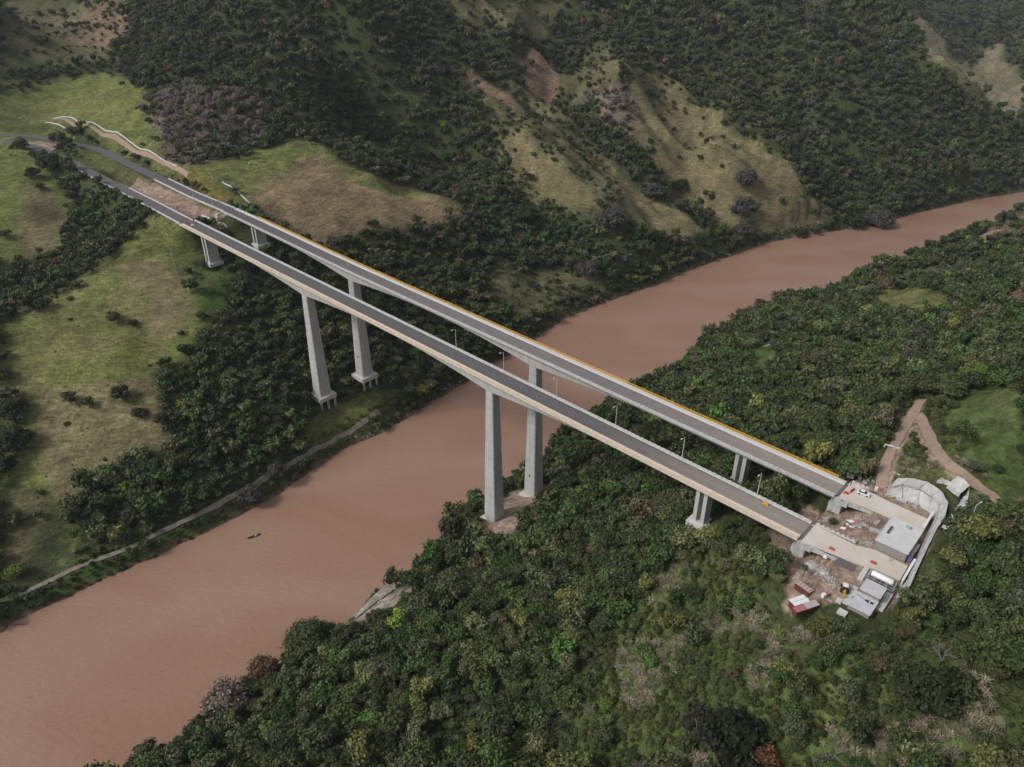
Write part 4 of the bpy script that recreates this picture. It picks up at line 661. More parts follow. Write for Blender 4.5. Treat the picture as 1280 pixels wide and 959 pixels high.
# sprayed concrete slopes
def loft(rows_, sub=3, lift=0.0, jit=.25):
    R = [np.array(r_) for r_ in rows_]; n_ = len(R[0]); q = np.linspace(0, n_ - 1, (n_ - 1) * sub * 2 + 1)
    R = [np.stack([np.interp(q, np.arange(n_), r_[:, k]) for k in range(3)], 1) for r_ in R]
    G = []
    for i in range(len(R) - 1):
        for s_ in range(sub * 2): t = s_ / (sub * 2); G.append(R[i] * (1 - t) + R[i + 1] * t)
    G.append(R[-1]); G = np.array(G); G[..., 2] += lift + (rng.random(G.shape[:2]) - .5) * jit
    return G
def grid_mb(G):
    mb = MB(); a_, b_ = G.shape[:2]; mb.v = [tuple(p) for p in G.reshape(-1, 3)]
    for i in range(a_ - 1):
        for j in range(b_ - 1): mb.f.append((i * b_ + j, i * b_ + j + 1, (i + 1) * b_ + j + 1, (i + 1) * b_ + j)); mb.m.append(0)
    # skirt
    k = len(mb.v); mb.v += [(p[0], p[1], p[2] - 1.6) for p in list(G[0]) + list(G[-1])]
    for j in range(b_ - 1):
        mb.f.append((j + 1, j, k + j, k + j + 1)); t = (a_ - 1) * b_; mb.f.append((t + j, t + j + 1, k + b_ + j + 1, k + b_ + j)); mb.m += [0, 0]
    return mb
rows_, s2, s3, s4 = SHOT
r = empty('sprayed_concrete_slope', tuple(rows_[0][3][:2]) + (91,), label='curved grey sprayed concrete cut slope wrapping round the station', cat='slope')
def relmesh(mb, root, nm, m_):
    l_ = root.location; mb.v = [(p[0] - l_[0], p[1] - l_[1], p[2] - l_[2]) for p in mb.v]; return mb.build(nm, m_, root, smooth=False)
for i in range(9):
    for (u_, d_), lf in (((0, 1), 0.0), ((1, 2), .45)):
        q0 = np.array(rows_[u_][i:i + 2]); q1 = np.array(rows_[d_][i:i + 2]); q1 = q0 + (q1 - q0) * (.90 if u_ == 0 else 1); q0, q1 = [np.array([w_[0] + (w_[1] - w_[0]) * .015, w_[1] - (w_[1] - w_[0]) * .015]) for w_ in (q0, q1)]; G = loft([q0, q1], 3, lf, .35); relmesh(grid_mb(G), r, 'sprayed_panel', 'shot')
r = empty('sprayed_concrete_slope', tuple(s3[0][1][:2]) + (102,), label='pale square panels of sprayed concrete on the upper tier by the dirt track', cat='slope')
for i in range(2): relmesh(grid_mb(loft([s3[0][i:i + 2], s3[1][i:i + 2]], 3, .55)), r, 'sprayed_panel', 'shot')
r = empty('sprayed_concrete_slope', tuple(s2[0][1][:2]) + (100,), label='narrow curved grey strip of sprayed concrete between the two tiers', cat='slope')
for i in range(3): relmesh(grid_mb(loft([s2[0][i:i + 2], s2[1][i:i + 2]], 2, .55)), r, 'sprayed_panel', 'shot')
r = empty('sprayed_concrete_slope', tuple(s4[0][1][:2]) + (100,), label='long ribbed strip of sprayed concrete on the outer side of the upper tier', cat='slope')
for i in range(3): relmesh(grid_mb(loft([s4[0][i:i + 2], s4[1][i:i + 2]], 3, .55)), r, 'sprayed_panel', 'shot')
G = loft([[s2[0][3], s3[0][2], s4[0][0]], [s4[0][1], s4[0][1], s4[0][1]]], 4, .95, .8); tag(grid_mb(G).build('drain_sheet', 'black'), 'crumpled black plastic sheet lining the drain between the concrete tiers', 'sheet')
# sheds by the forest
r = empty('tool_shed', (90.0, 165.4, 88.9), math.radians(-54), label='long dark red shed with striped grey roof by the dirt yard', cat='shed')
mb = MB(); mb.box((0, 0, 1.2), (5.1, 1.7, 2.5)); mb.build('wall', 'redmetal', r)
mb = MB(); mb.box((0, .05, 2.5), (5.4, 2.0, .14)); rf = mb.build('roof', 'greyroof', r)
for x in (-2.2, -1.1, 0, 1.1, 2.2):
    mb = MB(); mb.box((x, .05, 2.6), (.3, 1.9, .06)); mb.build('roof_strip', 'redroof', rf)
r = empty('site_shack', (88.5, 159.0, 88.0), math.radians(21), label='low site shack with white, faded red and grey roof sheets at the forest edge', cat='shed')
mb = MB(); mb.box((-.6, 2.1, .9), (5.2, 2.4, 2.6)); mb.box((-.1, -.3, .8), (8.0, 1.8, 2.4)); mb.build('wall', 'redmetal', r)
for (x, y, w__, d_, z, m_, rx) in ((-.7, 2.85, 5.6, 1.4, 2.35, 'whiteroof', .10), (-.5, 1.4, 5.7, 1.4, 2.25, 'whiteroof', -.05), (-2.43, -.46, 3.7, 2.1, 2.12, 'redroof', 0), (1.88, -.4, 4.7, 2.3, 2.16, 'greyroof', 0)):
    mb = MB(); mb.box((x, y, z), (w__, d_, .1)); mb.build('roof_sheet', m_, r)
for x in (-3.4, 3.4):
    mb = MB(); mb.tube((x, -1.4, -1), (x, -1.4, 2.0), .08); mb.build('post', 'wood', r)
# barriers
def barrier(loc, rz, m_, lb, grp, L_=1.9):
    r = empty('road_barrier', loc, rz, label=lb, cat='barrier', group=grp)
    mb = MB(); mb.box((0, 0, .35), (L_, .6, .7), top=.7); mb.build('base', m_, r)
    mb = MB(); mb.box((0, 0, .82), (L_ * .72, .28, .3)); mb.build('top', m_, r); return r
gb = 'red plastic barriers on the roads'
barrier(P3(84.6, 23.2, 91.02), BRZ + .3, 'red', 'red plastic barrier on the farther access slab, nearest the bridge joint', gb)
barrier(P3(85.6, 26.2, 91.02), BRZ + 1.4, 'red', 'red barrier turned crosswise between the joint and the white car', gb, 3.2)
barrier(P3(92.4, -8.6, 91.02), BRZ, 'red', 'red barrier at the front edge of the nearer access slab', gb)
barrier(P3(104.7, -5.8, 91.02), BRZ, 'red', 'red barrier on the nearer access road above the white tank', gb)
barrier(P3(92.2, -13.0, 90.4), BRZ, 'white', 'small white block on the ground in front of the nearer access slab', 'white blocks', 1.4)
barrier((*AL(66.2, -2.7)[:2], deck_z(66)), BRZ, 'yellow', 'yellow barrier box standing by the inner parapet of the nearer bridge', 'yellow boxes', 2.4)
for a, la, m_, lb in ((-349, -8.6, 'red', 'red barrier across the nearer approach, front of the group'), (-352, -3.5, 'red', 'red barrier across the nearer approach, uphill one'), (-342.5, -7.4, 'red', 'red barrier just onto the nearer deck'), (-341, -3.0, 'red', 'red barrier beside the inner parapet at the nearer bridge start'), (-344.5, -9.6, 'teal', 'teal barrier at the start of the nearer bridge walkway'), (-338.5, -6.5, 'white', 'white barrier just onto the nearer deck')):
    barrier((*AL(a, la)[:2], deck_z(a)), BRZ + .9, m_, lb, gb if m_ == 'red' else m_ + ' barriers at the bridge start', 2.4)
for a, la, lb in ((-371, 29.5, 'red barrier at the outer side of the farther approach road'), (-378, 22.5, 'red barrier at the median side of the farther approach road')):
    x, y, _ = AL(a, la); barrier((x, y, deck_z(a) + .1), BRZ, 'red', lb, gb, 2.2)
# white pickup-less car
def make_car(loc, rz, lb):
    r = empty('parked_car', loc, rz, label=lb, cat='car'); mb = MB()
    prof = [(-2.15, .35), (-2.2, .8), (-2.05, .95), (-1.2, 1.02), (-.75, 1.02), (1.0, .98), (2.0, .82), (2.15, .6), (2.15, .35)]
    n_ = len(prof)
    for y in (-.85, .85):
        for x, z in prof: mb.v.append((x, y * (1 if z < .9 else .95), z))
    mb.f = [tuple(range(n_)), tuple(range(n_, 2 * n_))[::-1]] + [(i, i + n_, (i + 1) % n_ + n_, (i + 1) % n_) for i in range(n_)]; mb.m = [0] * len(mb.f)
    mb.build('body', 'white', r)
    mb = MB(); mb.add([(-1.7, -.78, 1.0), (1.05, -.78, 1.0), (1.05, .78, 1.0), (-1.7, .78, 1.0), (-1.25, -.66, 1.46), (.35, -.66, 1.46), (.35, .66, 1.46), (-1.25, .66, 1.46)], [(0, 1, 5, 4), (1, 2, 6, 5), (2, 3, 7, 6), (3, 0, 4, 7), (4, 5, 6, 7)])
    mb.build('windows', 'glass', r)
    mb = MB(); mb.box((-.45, 0, 1.48), (1.5, 1.28, .06)); mb.build('roof', 'white', r)
    for x in (-1.35, 1.35):
        for y in (-.82, .82):
            mb = MB(); mb.tube((x, y - .1, .33), (x, y + .1, .33), .33, n=12); mb.build('wheel', 'rubber', r)
    for y in (-.6, .6):
        mb = MB(); mb.box((2.14, y, .68), (.08, .3, .14)); mb.build('headlight', 'tankw', r)
make_car(P3(89.4, 27.0, 91.03), BRZ + .1, 'white car parked on the farther access slab')
# backhoe loader
r = empty('backhoe_loader', (SPOT['digger'][0], SPOT['digger'][1] , SPOT['digger'][2]), 1.2, label='yellow backhoe loader with white cab roof in the dirt yard', cat='digger')
mb = MB(); mb.box((1.1, 0, 1.15), (1.7, .9, .8), top=.9); mb.box((-.2, 0, .8), (3.2, .8, .45)); mb.build('body', 'digger', r)
mb = MB(); mb.box((-.3, 0, 1.75), (1.4, 1.4, 1.5), top=.85); cb_ = mb.build('cab', 'glass', r)
mb = MB(); mb.box((-.3, 0, 2.55), (1.7, 1.6, .16)); mb.build('cab_roof', 'white', cb_)
for x, y, rr in ((-1.0, -1, .75), (-1.0, 1, .75), (1.4, -.9, .5), (1.4, .9, .5)):
    mb = MB(); mb.tube((x, y - .2, rr), (x, y + .2, rr), rr, n=14); mb.build('wheel', 'rubber', r)
for y in (-.75, .75):
    mb = MB(); mb.tube((.6, y * .7, 1.3), (2.3, y * .7, 1.0), .11); mb.tube((2.3, y * .7, 1.0), (2.9, y * .7, .5), .11); mb.build('loader_arm', 'digger', r)
mb = MB(); mb.add([(2.9, -1.1, .9), (2.9, 1.1, .9), (2.9, 1.1, .15), (2.9, -1.1, .15), (3.5, -1.1, .2), (3.5, 1.1, .2)], [(0, 1, 2, 3), (3, 2, 5, 4), (0, 3, 4), (1, 5, 2)]); mb.build('bucket', 'digger', r)
mb = MB(); mb.tube((-1.6, 0, 1.0), (-2.4, .1, 2.6), .16); mb.tube((-2.4, .1, 2.6), (-3.3, .1, 1.4), .13); mb.build('boom', 'digger', r)
mb = MB(); mb.box((-3.4, .1, 1.0), (.6, .7, .6), top=1.2); mb.build('rear_bucket', 'digger', r)
# stacked materials in the yard
def stack(a, la, rz, kind_, lb):
    x, y = al2_(a, la); r = empty('material_stack', (x, y, hz(x, y)), rz, label=lb, cat='materials')
    if kind_ == 'pipe':
        for k in range(6):
            mb = MB(); mb.tube((-1.8, (k % 3) * .45 - .45 + (k // 3) * .22, .22 + (k // 3) * .38), (1.8, (k % 3) * .45 - .45 + (k // 3) * .22, .22 + (k // 3) * .38), .2, n=7); mb.build('pipe', 'steel', r)
    elif kind_ == 'timber':
        for k in range(6):
            mb = MB(); mb.box((0, (k % 3) * .42 - .42, .15 + (k // 3) * .24), (2.8 - .2 * (k % 2), .36, .2)); mb.build('plank', 'greyroof', r)
    else:
        for k in range(4):
            mb = MB(); mb.box(((k % 2) * 1.25 - .6, 0, .4 + (k // 2) * .72), (1.1, 1.1, .68)); mb.build('pallet_load', ('white', 'wallgrey', 'white', 'redroof')[k], r)
def al2_(a, la): p = AL(a, la); return p[0], p[1]
stack(99.5, 10.5, BRZ + .2, 'pipe', 'bundle of grey pipes on the dirt left of the windowless building')
stack(98.4, 15.5, BRZ + 1.5, 'timber', 'small stack of grey boards by the back left of the windowless building')
stack(99.0, -29.5, .4, 'pallet', 'white and grey pallet loads at the lower yard edge')
stack(88.0, -22.5, 1.0, 'timber', 'pile of grey boards at the left end of the dirt yard')
stack(100.5, 33.0, BRZ, 'pipe', 'pale pipes lying along the foot of the sprayed concrete slope')
stack(92.0, 34.5, BRZ + .3, 'pallet', 'pallet loads on bare dirt near the slim pale lamp pole')
# people
def person(loc, rz, top_m, lb):
    r = empty('person', loc, rz, label=lb, cat='person')
    me_ = bpy.data.meshes.new('body'); vs = [(0, 0, .95), (0, 0, 1.2), (0, 0, 1.42), (0, 0, 1.53), (0, 0, 1.68), (.1, .02, .9), (.12, .05, .5), (.12, -.02, .07), (.13, .12, .03), (-.1, 0, .9), (-.12, -.08, .5), (-.12, -.16, .07), (-.13, -.02, .03),
          (.2, 0, 1.4), (.26, .02, 1.12), (.25, .12, .88), (-.2, 0, 1.4), (-.26, -.02, 1.12), (-.25, .08, .88)]
    ed = [(0, 1), (1, 2), (2, 3), (3, 4), (0, 5), (5, 6), (6, 7), (7, 8), (0, 9), (9, 10), (10, 11), (11, 12), (2, 13), (13, 14), (14, 15), (2, 16), (16, 17), (17, 18)]
    me_.from_pydata(vs, ed, []); o = bpy.data.objects.new('body', me_); COL.objects.link(o); o.parent = r
    md = o.modifiers.new('skin', 'SKIN'); rad = [.15, .15, .16, .06, .11, .1, .07, .05, .05, .1, .07, .05, .05, .07, .05, .04, .07, .05, .04]
    for i, v in enumerate(me_.skin_vertices[0].data): v.radius = (rad[i], rad[i]); v.use_root = i == 0
    ss = o.modifiers.new('sub', 'SUBSURF'); ss.levels = 1; ss.render_levels = 1; me_.materials.append(M[top_m])
    mb = MB(); mb.box((0, .0, 1.74), (.2, .22, .14), top=.7); mb.build('hair', 'dark', r)
person((*AL(-227.8, -10.8)[:2], deck_z(-228) + .3), BRZ, 'cloth', 'person in dark clothes walking on the nearer bridge walkway')
person(P3(83.9, 29.2, 91.03), 0, 'cloth', 'person in dark clothes standing at the farther bridge joint near the red barrier')
person(P3(108.2, -1.2, 91.03), 1, 'cloth2', 'worker in orange vest on the nearer access road by the building')
# boat
r = empty('river_boat', (SPOT['boat'][0] + 1.5, SPOT['boat'][1] - 5.5, 0.0), math.radians(32), label='small dark wooden boat with a load crossing the brown river', cat='boat')
mb = MB(); st = [(-3.2, .25, .45), (-2.2, .6, .3), (0, .75, .25), (2.2, .6, .3), (3.4, .08, .6)]
for x, w__, z in st: mb.v += [(x, -w__, z + .2), (x, -w__ * .6, -.1), (x, w__ * .6, -.1), (x, w__, z + .2)]
for i in range(4):
    for j in range(3): mb.f.append((i * 4 + j, i * 4 + j + 1, i * 4 + j + 5, i * 4 + j + 4)); mb.m.append(0)
mb.f += [(0, 3, 2, 1), (16, 17, 18, 19)]; mb.m += [0, 0]; mb.build('hull', 'wood', r)
mb = MB(); mb.box((-1.2, 0, .45), (1.2, .8, .6), top=.8); mb.build('cargo', 'dark', r)
mb = MB(); mb.box((1.0, 0, .5), (.9, .7, .5), top=.7); mb.build('cargo', 'roof', r)
for x in (-.2, 2.2):
    mb = MB(); mb.box((x, 0, .3), (.25, 1.1, .08)); mb.build('seat', 'wood', r)
mb = MB(); mb.tube((0, 0, 0), (6, .6, .05), .28, .1, n=7); mb.tube((3, .3, .1), (4, 1.6, .5), .08, .03, n=5)
tag(mb.build('driftwood_log', 'wood', loc=(SPOT['log'][0], SPOT['log'][1] - 1, .1)), 'dark driftwood log at the far shoreline on the left', 'log')
# rubble, sand and spoil: loose stones nobody could count
def stones(name, spots, m_, lb, szr=(.15, .5), n_=120):
    mb = MB()
    for (cx, cy, rad) in spots:
        k = int(n_ * rad)
        px = cx + rng.normal(0, rad * .5, k); py = cy + rng.normal(0, rad * .5, k); pz = height(px, py)
        for x, y, z in zip(px, py, pz):
            s_ = rng.uniform(*szr); t = rng.uniform(0, 3.14); ax = ((math.cos(t), math.sin(t), .2), (-math.sin(t), math.cos(t), .1), (0, 0, 1))
            mb.box((x, y, z + s_ * .2), (s_, s_ * rng.uniform(.5, 1), s_ * rng.uniform(.4, .8)), ax, top=rng.uniform(.5, .9))
    return tag(mb.build(name, m_), lb, 'rubble', kind='stuff')
def al2(a, la): p = AL(a, la); return p[0], p[1]
stones('rubble', [(*al2(90, -17), 3), (*al2(93, -19), 2.6), (*al2(97, -21), 2.2), (*al2(99, -23.5), 1.4), (*al2(88, -14), 1.8), (*al2(95, 11), 2.2), (*al2(92, 16), 2), (*al2(83.5, 13), 2.3), (*al2(100, 3), 1.6), (*al2(96, 1), 1.6), (*al2(85, 33), 2), (*al2(97, 35.5), 2), (*al2(101, 35.5), 2), (*al2(106, 34.5), 2), (*al2(87, 37), 2), (*al2(86, 15), 1.5)], 'rock', 'pale broken concrete and stones scattered over the dirt yard', n_=26, szr=(.15, .65))
SHELF = [(-74, 229), (-68, 236), (-61, 243), (-55, 251), (-50, 256)]
ribbon_obj('rock_shelf', SHELF, 6, .5, 'track', step=1.5, edge_noise=.5)['kind'] = 'structure'
stones('shore_rocks', [(x_, y_, 3) for x_, y_ in SHELF], 'rock', 'grey rocks along the near river bank', (.3, 1.2), 22)
k_ = [tuple(p) for p in FAR_SHORE[14:31]]
stones('shore_rocks', [(a_ + (b_ - a_) * f_ + rng.uniform(-2, 1), c__ + (d_ - c__) * f_ + rng.uniform(-1, 2), 1.6) for (a_, c__), (b_, d_) in zip(k_[:-1], k_[1:]) for f_ in np.arange(0, 1, .11)], 'rock', 'pale rocks along the far waterline under the bridges', (.25, .8), 3)
def heap(a, la, rx, ry, h, m_, lb):
    mb = MB(); n_ = 18; cx, cy = al2(a, la); z0 = hz(cx, cy) - .3; mb.v.append((cx, cy, z0 + h))
    for k, q in enumerate((.3, .6, 1.0)):
        for i in range(n_):
            t = 2 * math.pi * i / n_; j = 1 + rng.uniform(-.18, .18); x = math.cos(t) * rx * q * j; y = math.sin(t) * ry * q * j
            mb.v.append((cx + A3[0] * x + N3[0] * y, cy + A3[1] * x + N3[1] * y, z0 + h * (1 - q ** 1.4) + rng.uniform(-.1, .1)))
    mb.f = [(0, 1 + i, 1 + (i + 1) % n_) for i in range(n_)] + [(1 + k * n_ + i, 1 + (k + 1) * n_ + i, 1 + (k + 1) * n_ + (i + 1) % n_, 1 + k * n_ + (i + 1) % n_) for k in range(2) for i in range(n_)]; mb.m = [0] * len(mb.f)
    return tag(mb.build('spoil_heap', m_, smooth=True), lb, 'heap')
M['sand'] = mat('orange_sand', (.42, .26, .15), .95, noise=.15, scale=.8, bump=.3)
heap(76.5, 9.5, 5.5, 4.5, 2.0, 'sand', 'orange sand heap between the two bridge ends')
heap(79.5, 5.5, 4.0, 3.0, 1.2, 'sand', 'smaller orange sand heap beside the nearer deck')
heap(95.5, -19.5, 2.6, 1.6, .5, 'rock', 'flat grey gravel heap in the dirt yard')
heap(90.5, -15.5, 3.0, 1.8, .6, 'rock', 'grey broken stone heap by the access slab void')
# crumpled pink and white sheeting and the scaffold material
mb = MB()
for k in range(9):
    x, y = al2(91.5 + rng.uniform(-1.6, 1.6), 11.5 + rng.uniform(-3.2, 3.2)); z = hz(x, y) + .4; t = rng.uniform(0, 3); mb.box((x, y, z), (rng.uniform(.8, 1.9), rng.uniform(.6, 1.3), .25), ((math.cos(t), math.sin(t), rng.uniform(-.3, .3)), (-math.sin(t), math.cos(t), rng.uniform(-.3, .3)), (0, 0, 1)), mi=int(k % 3 == 0))
tag(mb.build('sheeting_pile', ['whiteroof', 'pink']), 'crumpled white and pink sheeting dumped between the bridge ends', 'sheeting')
r = empty('site_office', (SPOT['scaf'][0] - 3.0, SPOT['scaf'][1] + 3.5, hz(SPOT['scaf'][0], SPOT['scaf'][1]) - .3), BRZ + .5, label='low grey sheet roofed site stores beside the dirt track', cat='shed')
for i, (x, y, w__, d_, z, m_) in enumerate(((0, 0, 3.2, 3.0, 2.3, 'roof2'), (1.5, 3.2, 3.0, 2.6, 2.5, 'whiteroof'), (-.6, -3.0, 2.8, 2.4, 1.9, 'greyroof'), (2.6, -1.5, 1.2, 6, 1.2, 'white_concrete'))):
    mb = MB(); mb.box((x, y, z / 2), (w__ - .4, d_ - .4, z)); mb.build('wall', 'wallgrey', r); mb = MB(); mb.box((x, y, z + .06), (w__, d_, .1)); mb.build('roof', m_, r)
mb = MB(); mb.box((-2.2, -1.8, 1.0), (2.4, 3.0, 2.2), top=.8); mb.build('tarpaulin', 'black', r)
r = empty('site_gate', (SPOT['gate'][0], SPOT['gate'][1], SPOT['gate'][2]), math.radians(-28), label='white horizontal boom gate across the dirt track', cat='gate')
for x0, x1, z in ((-3.4, -.2, 1.3), (.4, 3.6, 1.1)):
    mb = MB(); mb.box(((x0 + x1) / 2, 0, z), (x1 - x0, .35, .35)); mb.build('boom', 'white', r)
for x in (-3.4, 0, 3.6):
    mb = MB(); mb.box((x, 0, .5), (.25, .25, 1.2)); mb.build('post', 'white', r)
# farm fences
for pts, lb in zip(FENCES, ('wire fence with thin posts above the farm track', 'wire fence running down the left pasture edge below the bridge start', 'wire fence along the dry spur beside its drain')):
    r = empty('farm_fence', (pts[0][0], pts[0][1], hz(*pts[0])), label=lb, cat='fence'); P = np.array(pts); s_ = np.concatenate([[0], np.cumsum(np.hypot(*np.diff(P, axis=0).T))]); q = np.arange(0, s_[-1], 3.0)
    xs = np.interp(q, s_, P[:, 0]); ys = np.interp(q, s_, P[:, 1]); zs = height(xs, ys); l_ = r.location
    mb = MB(); wr = MB()
    for x, y, z in zip(xs, ys, zs): mb.box((x - l_[0], y - l_[1], z + .6 - l_[2]), (.16, .16, 1.6))
    for i in range(len(xs) - 1):
        for h_ in (.5, 1.1): wr.tube((xs[i] - l_[0], ys[i] - l_[1], zs[i] + h_ - l_[2]), (xs[i + 1] - l_[0], ys[i + 1] - l_[1], zs[i + 1] + h_ - l_[2]), .025, n=3, cap=False)
    mb.build('fence_post', 'palebark', r, kind='stuff'); wr.build('wire', 'steel', r)
# cattle
def cow(x, y, rz, m_, lb):
    r = empty('cow', (x, y, hz(x, y)), rz, label=lb, cat='cow', group='cattle grazing on the pasture above the bridges')
    me_ = bpy.data.meshes.new('body'); vs = [(-.8, 0, 1.1), (-.2, 0, 1.05), (.5, 0, 1.1), (.95, 0, 1.0), (1.25, 0, .6), (1.5, 0, .35), (-.8, .22, .95), (-.75, .24, .5), (-.8, .24, .05), (-.8, -.22, .95), (-.9, -.24, .5), (-.85, -.24, .05), (.5, .2, .9), (.5, .22, .5), (.55, .22, .05), (.5, -.2, .9), (.6, -.22, .5), (.5, -.22, .05), (-1.05, 0, 1.0), (-1.1, 0, .5)]
    ed = [(0, 1), (1, 2), (2, 3), (3, 4), (4, 5), (0, 6), (6, 7), (7, 8), (0, 9), (9, 10), (10, 11), (2, 12), (12, 13), (13, 14), (2, 15), (15, 16), (16, 17), (0, 18), (18, 19)]
    me_.from_pydata(vs, ed, []); o = bpy.data.objects.new('body', me_); COL.objects.link(o); o.parent = r; o.modifiers.new('skin', 'SKIN')
    rad = [.34, .38, .36, .22, .16, .11, .16, .09, .06, .16, .09, .06, .14, .08, .06, .14, .08, .06, .05, .04]
    for i, v in enumerate(me_.skin_vertices[0].data): v.radius = (rad[i], rad[i]); v.use_root = i == 1
    me_.materials.append(M[m_])
for i, (dx, dy, m_, lb) in enumerate(((0, 0, 'cow', 'dark cow grazing left of the herd on the upper pasture'), (5, -6, 'cow', 'dark cow at the foot of the grey scrub'), (38, -12, 'coww', 'pale cow among dark ones at the edge of the dry spur'), (44, -14, 'cow', 'dark cow right of the pale cow'), (49, -10, 'cow', 'dark cow farthest right on the spur grass'), (-14, 30, 'cow', 'dark cow high on the green field'))):
    cow(SPOT['cow1'][0] + dx, SPOT['cow1'][1] + dy, rng.uniform(0, 6), m_, lb)
# bridge head details on the far bank
x0, y0, _ = AL(-349.5, 14.5)
r = empty('stepped_drain', (x0, y0, 0), BRZ, label='stepped white concrete chute down beside the farther abutment', cat='drain')
for i in range(8):
    a_ = -350 + i * 1.9; la = 17.0 - i * 1.3; x, y = al2(a_, la); z = max(hz(x, y) + .3, 101 - i * 1.5)
    mb = MB(); q = al2(a_, la); lx = (q[0] - x0) * A3[0] + (q[1] - y0) * A3[1]; ly = (q[0] - x0) * N3[0] + (q[1] - y0) * N3[1]; mb.box((lx, ly, z - .6), (2.2, 1.3, 2.0)); mb.build('step', 'white_concrete', r)
# ================================================================ vegetation
def add_colour(me, vals):
    a = me.attributes.new('leafval', 'FLOAT_COLOR', 'CORNER'); a.data.foreach_set('color', vals)
def leaf_mesh(name, centers, radii, n_leaf, size, seed, squash=.8, core=True, up=.35, droop=0):
    "a crown: many small leaf clumps spread over overlapping lobes"
    r_ = np.random.default_rng(seed); vs = []; fs = []; vals = []
    for (cx, cy, cz), R in zip(centers, radii):
        k = int(n_leaf * R * R)
        d = r_.normal(size=(k, 3)); d[:, 2] += up; d /= np.linalg.norm(d, axis=1)[:, None]
        rr = R * (1 - .35 * r_.random(k) ** 2.0); p = d * rr[:, None]; p[:, 2] *= squash; p += (cx, cy, cz)
        p += r_.normal(size=p.shape) * R * .07
        n_ = d + r_.normal(size=d.shape) * .55; n_ /= np.linalg.norm(n_, axis=1)[:, None]
        t = np.cross(n_, r_.normal(size=d.shape)); t /= np.linalg.norm(t, axis=1)[:, None]; b = np.cross(n_, t)
        s_ = size * (.6 + .8 * r_.random(k)); lobe = .80 + .4 * r_.random()
        for i in range(k):
            o = len(vs); a_ = t[i] * s_[i]; c_ = b[i] * s_[i] * .7; q = p[i]
            vs += [q - a_, q - c_ * .8 , q + a_, q + c_]; fs.append((o, o + 1, o + 2, o + 3))
            v = lobe * (.80 + .40 * r_.random()); w = v * (1 + .12 * (r_.random() - .5)); vals += [w, v, v * .95, 1] * 4
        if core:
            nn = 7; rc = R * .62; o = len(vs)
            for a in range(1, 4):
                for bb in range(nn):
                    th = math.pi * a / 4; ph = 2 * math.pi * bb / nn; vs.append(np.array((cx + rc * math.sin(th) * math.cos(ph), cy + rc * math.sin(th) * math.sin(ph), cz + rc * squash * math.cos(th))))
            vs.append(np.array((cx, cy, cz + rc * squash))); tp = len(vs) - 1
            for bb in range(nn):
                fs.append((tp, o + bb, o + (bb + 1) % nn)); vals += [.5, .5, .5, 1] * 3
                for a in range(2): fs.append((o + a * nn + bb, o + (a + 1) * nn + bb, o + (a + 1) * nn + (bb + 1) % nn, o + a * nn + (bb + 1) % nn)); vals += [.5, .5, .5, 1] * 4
    me = bpy.data.meshes.new(name); me.from_pydata([tuple(v) for v in vs], [], fs); me.materials.append(M['leaf']); add_colour(me, vals); me.update(); return me
def wood_mesh(name, segs, m_, n_=5):
    mb = MB()
    for p, q, r0, r1 in segs: mb.tube(p, q, r0, r1, n=n_, cap=False)
    me = bpy.data.meshes.new(name); me.from_pydata(mb.v, [], mb.f); me.materials.append(M[m_]); add_colour(me, [1.0] * 4 * sum(len(f) for f in mb.f)); me.update(); return me
def lobes(seed, n_, spread, rr, zc, flat=.5):
    r_ = random.Random(seed); c_ = [(0, 0, zc)]; R = [rr * 1.25]
    for i in range(n_):
        t = 2 * math.pi * (i + r_.random() * .7) / n_; d = spread * (.55 + .5 * r_.random()); c_.append((math.cos(t) * d, math.sin(t) * d, zc + (r_.random() - .55) * flat)); R.append(rr * (.7 + .6 * r_.random()))
    return c_, R
def trunk_segs(seed, cs, zc, r0=.075):
    r_ = random.Random(seed); s_ = [((0, 0, -.35), (.03, .02, zc * .55), r0, r0 * .7), ((.03, .02, zc * .55), (0, 0, zc), r0 * .7, r0 * .35)]
    for c_ in cs[1:6]: s_.append(((.02, .02, zc * (.45 + .2 * r_.random())), (c_[0] * .8, c_[1] * .8, c_[2] - .05), r0 * .45, r0 * .15))
    return s_
def bare_segs(seed, depth=4, pale=False):
    r_ = np.random.default_rng(seed); out = []
    def rec(p, d, L, r, k):
        q = p + d * L; out.append((tuple(p), tuple(q), r, r * .65))
        if k == 0: return
        for _ in range(3 if k > 1 else 4):
            e = d + r_.normal(size=3) * .55; e[2] += .12; e /= np.linalg.norm(e); rec(q, e, L * .66, r * .55, k - 1)
    rec(np.array((0, 0, -.3)), np.array((0, 0, 1.0)), .75, .065, depth)
    return out
# unit plants (crown radius about 1); variants of each kind
KINDS = {}
def bare_crown(seed, depth, m_='palebark'):
    return wood_mesh('branches', [s_ for s_ in bare_segs(seed, depth) if s_[2] < .05], m_, 3)
for i in range(6):
    n_l = (7, 9, 6, 8, 10, 7)[i]; c_, R = lobes(i + 3, n_l, .62, .42, (1.25, 1.0, 1.35, 1.1, .95, 1.2)[i], (.5, .35, .6, .5, .3, .6)[i])
    cm = leaf_mesh('crown', c_, R, 330, .092, i + 10, squash=(.8, .62, .9, .75, .6, .85)[i]); tm = wood_mesh('trunk', trunk_segs(i, c_, c_[0][2]), 'bark')
    lo = leaf_mesh('crown', c_, R, 120, .15, i + 40, squash=(.8, .62, .9, .75, .6, .85)[i])
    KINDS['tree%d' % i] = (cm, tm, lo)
for i in range(3):
    KINDS['bare%d' % i] = (bare_crown(50 + i, 4), wood_mesh('trunk', [s_ for s_ in bare_segs(50 + i, 4) if s_[2] >= .03], 'palebark', 5), None)
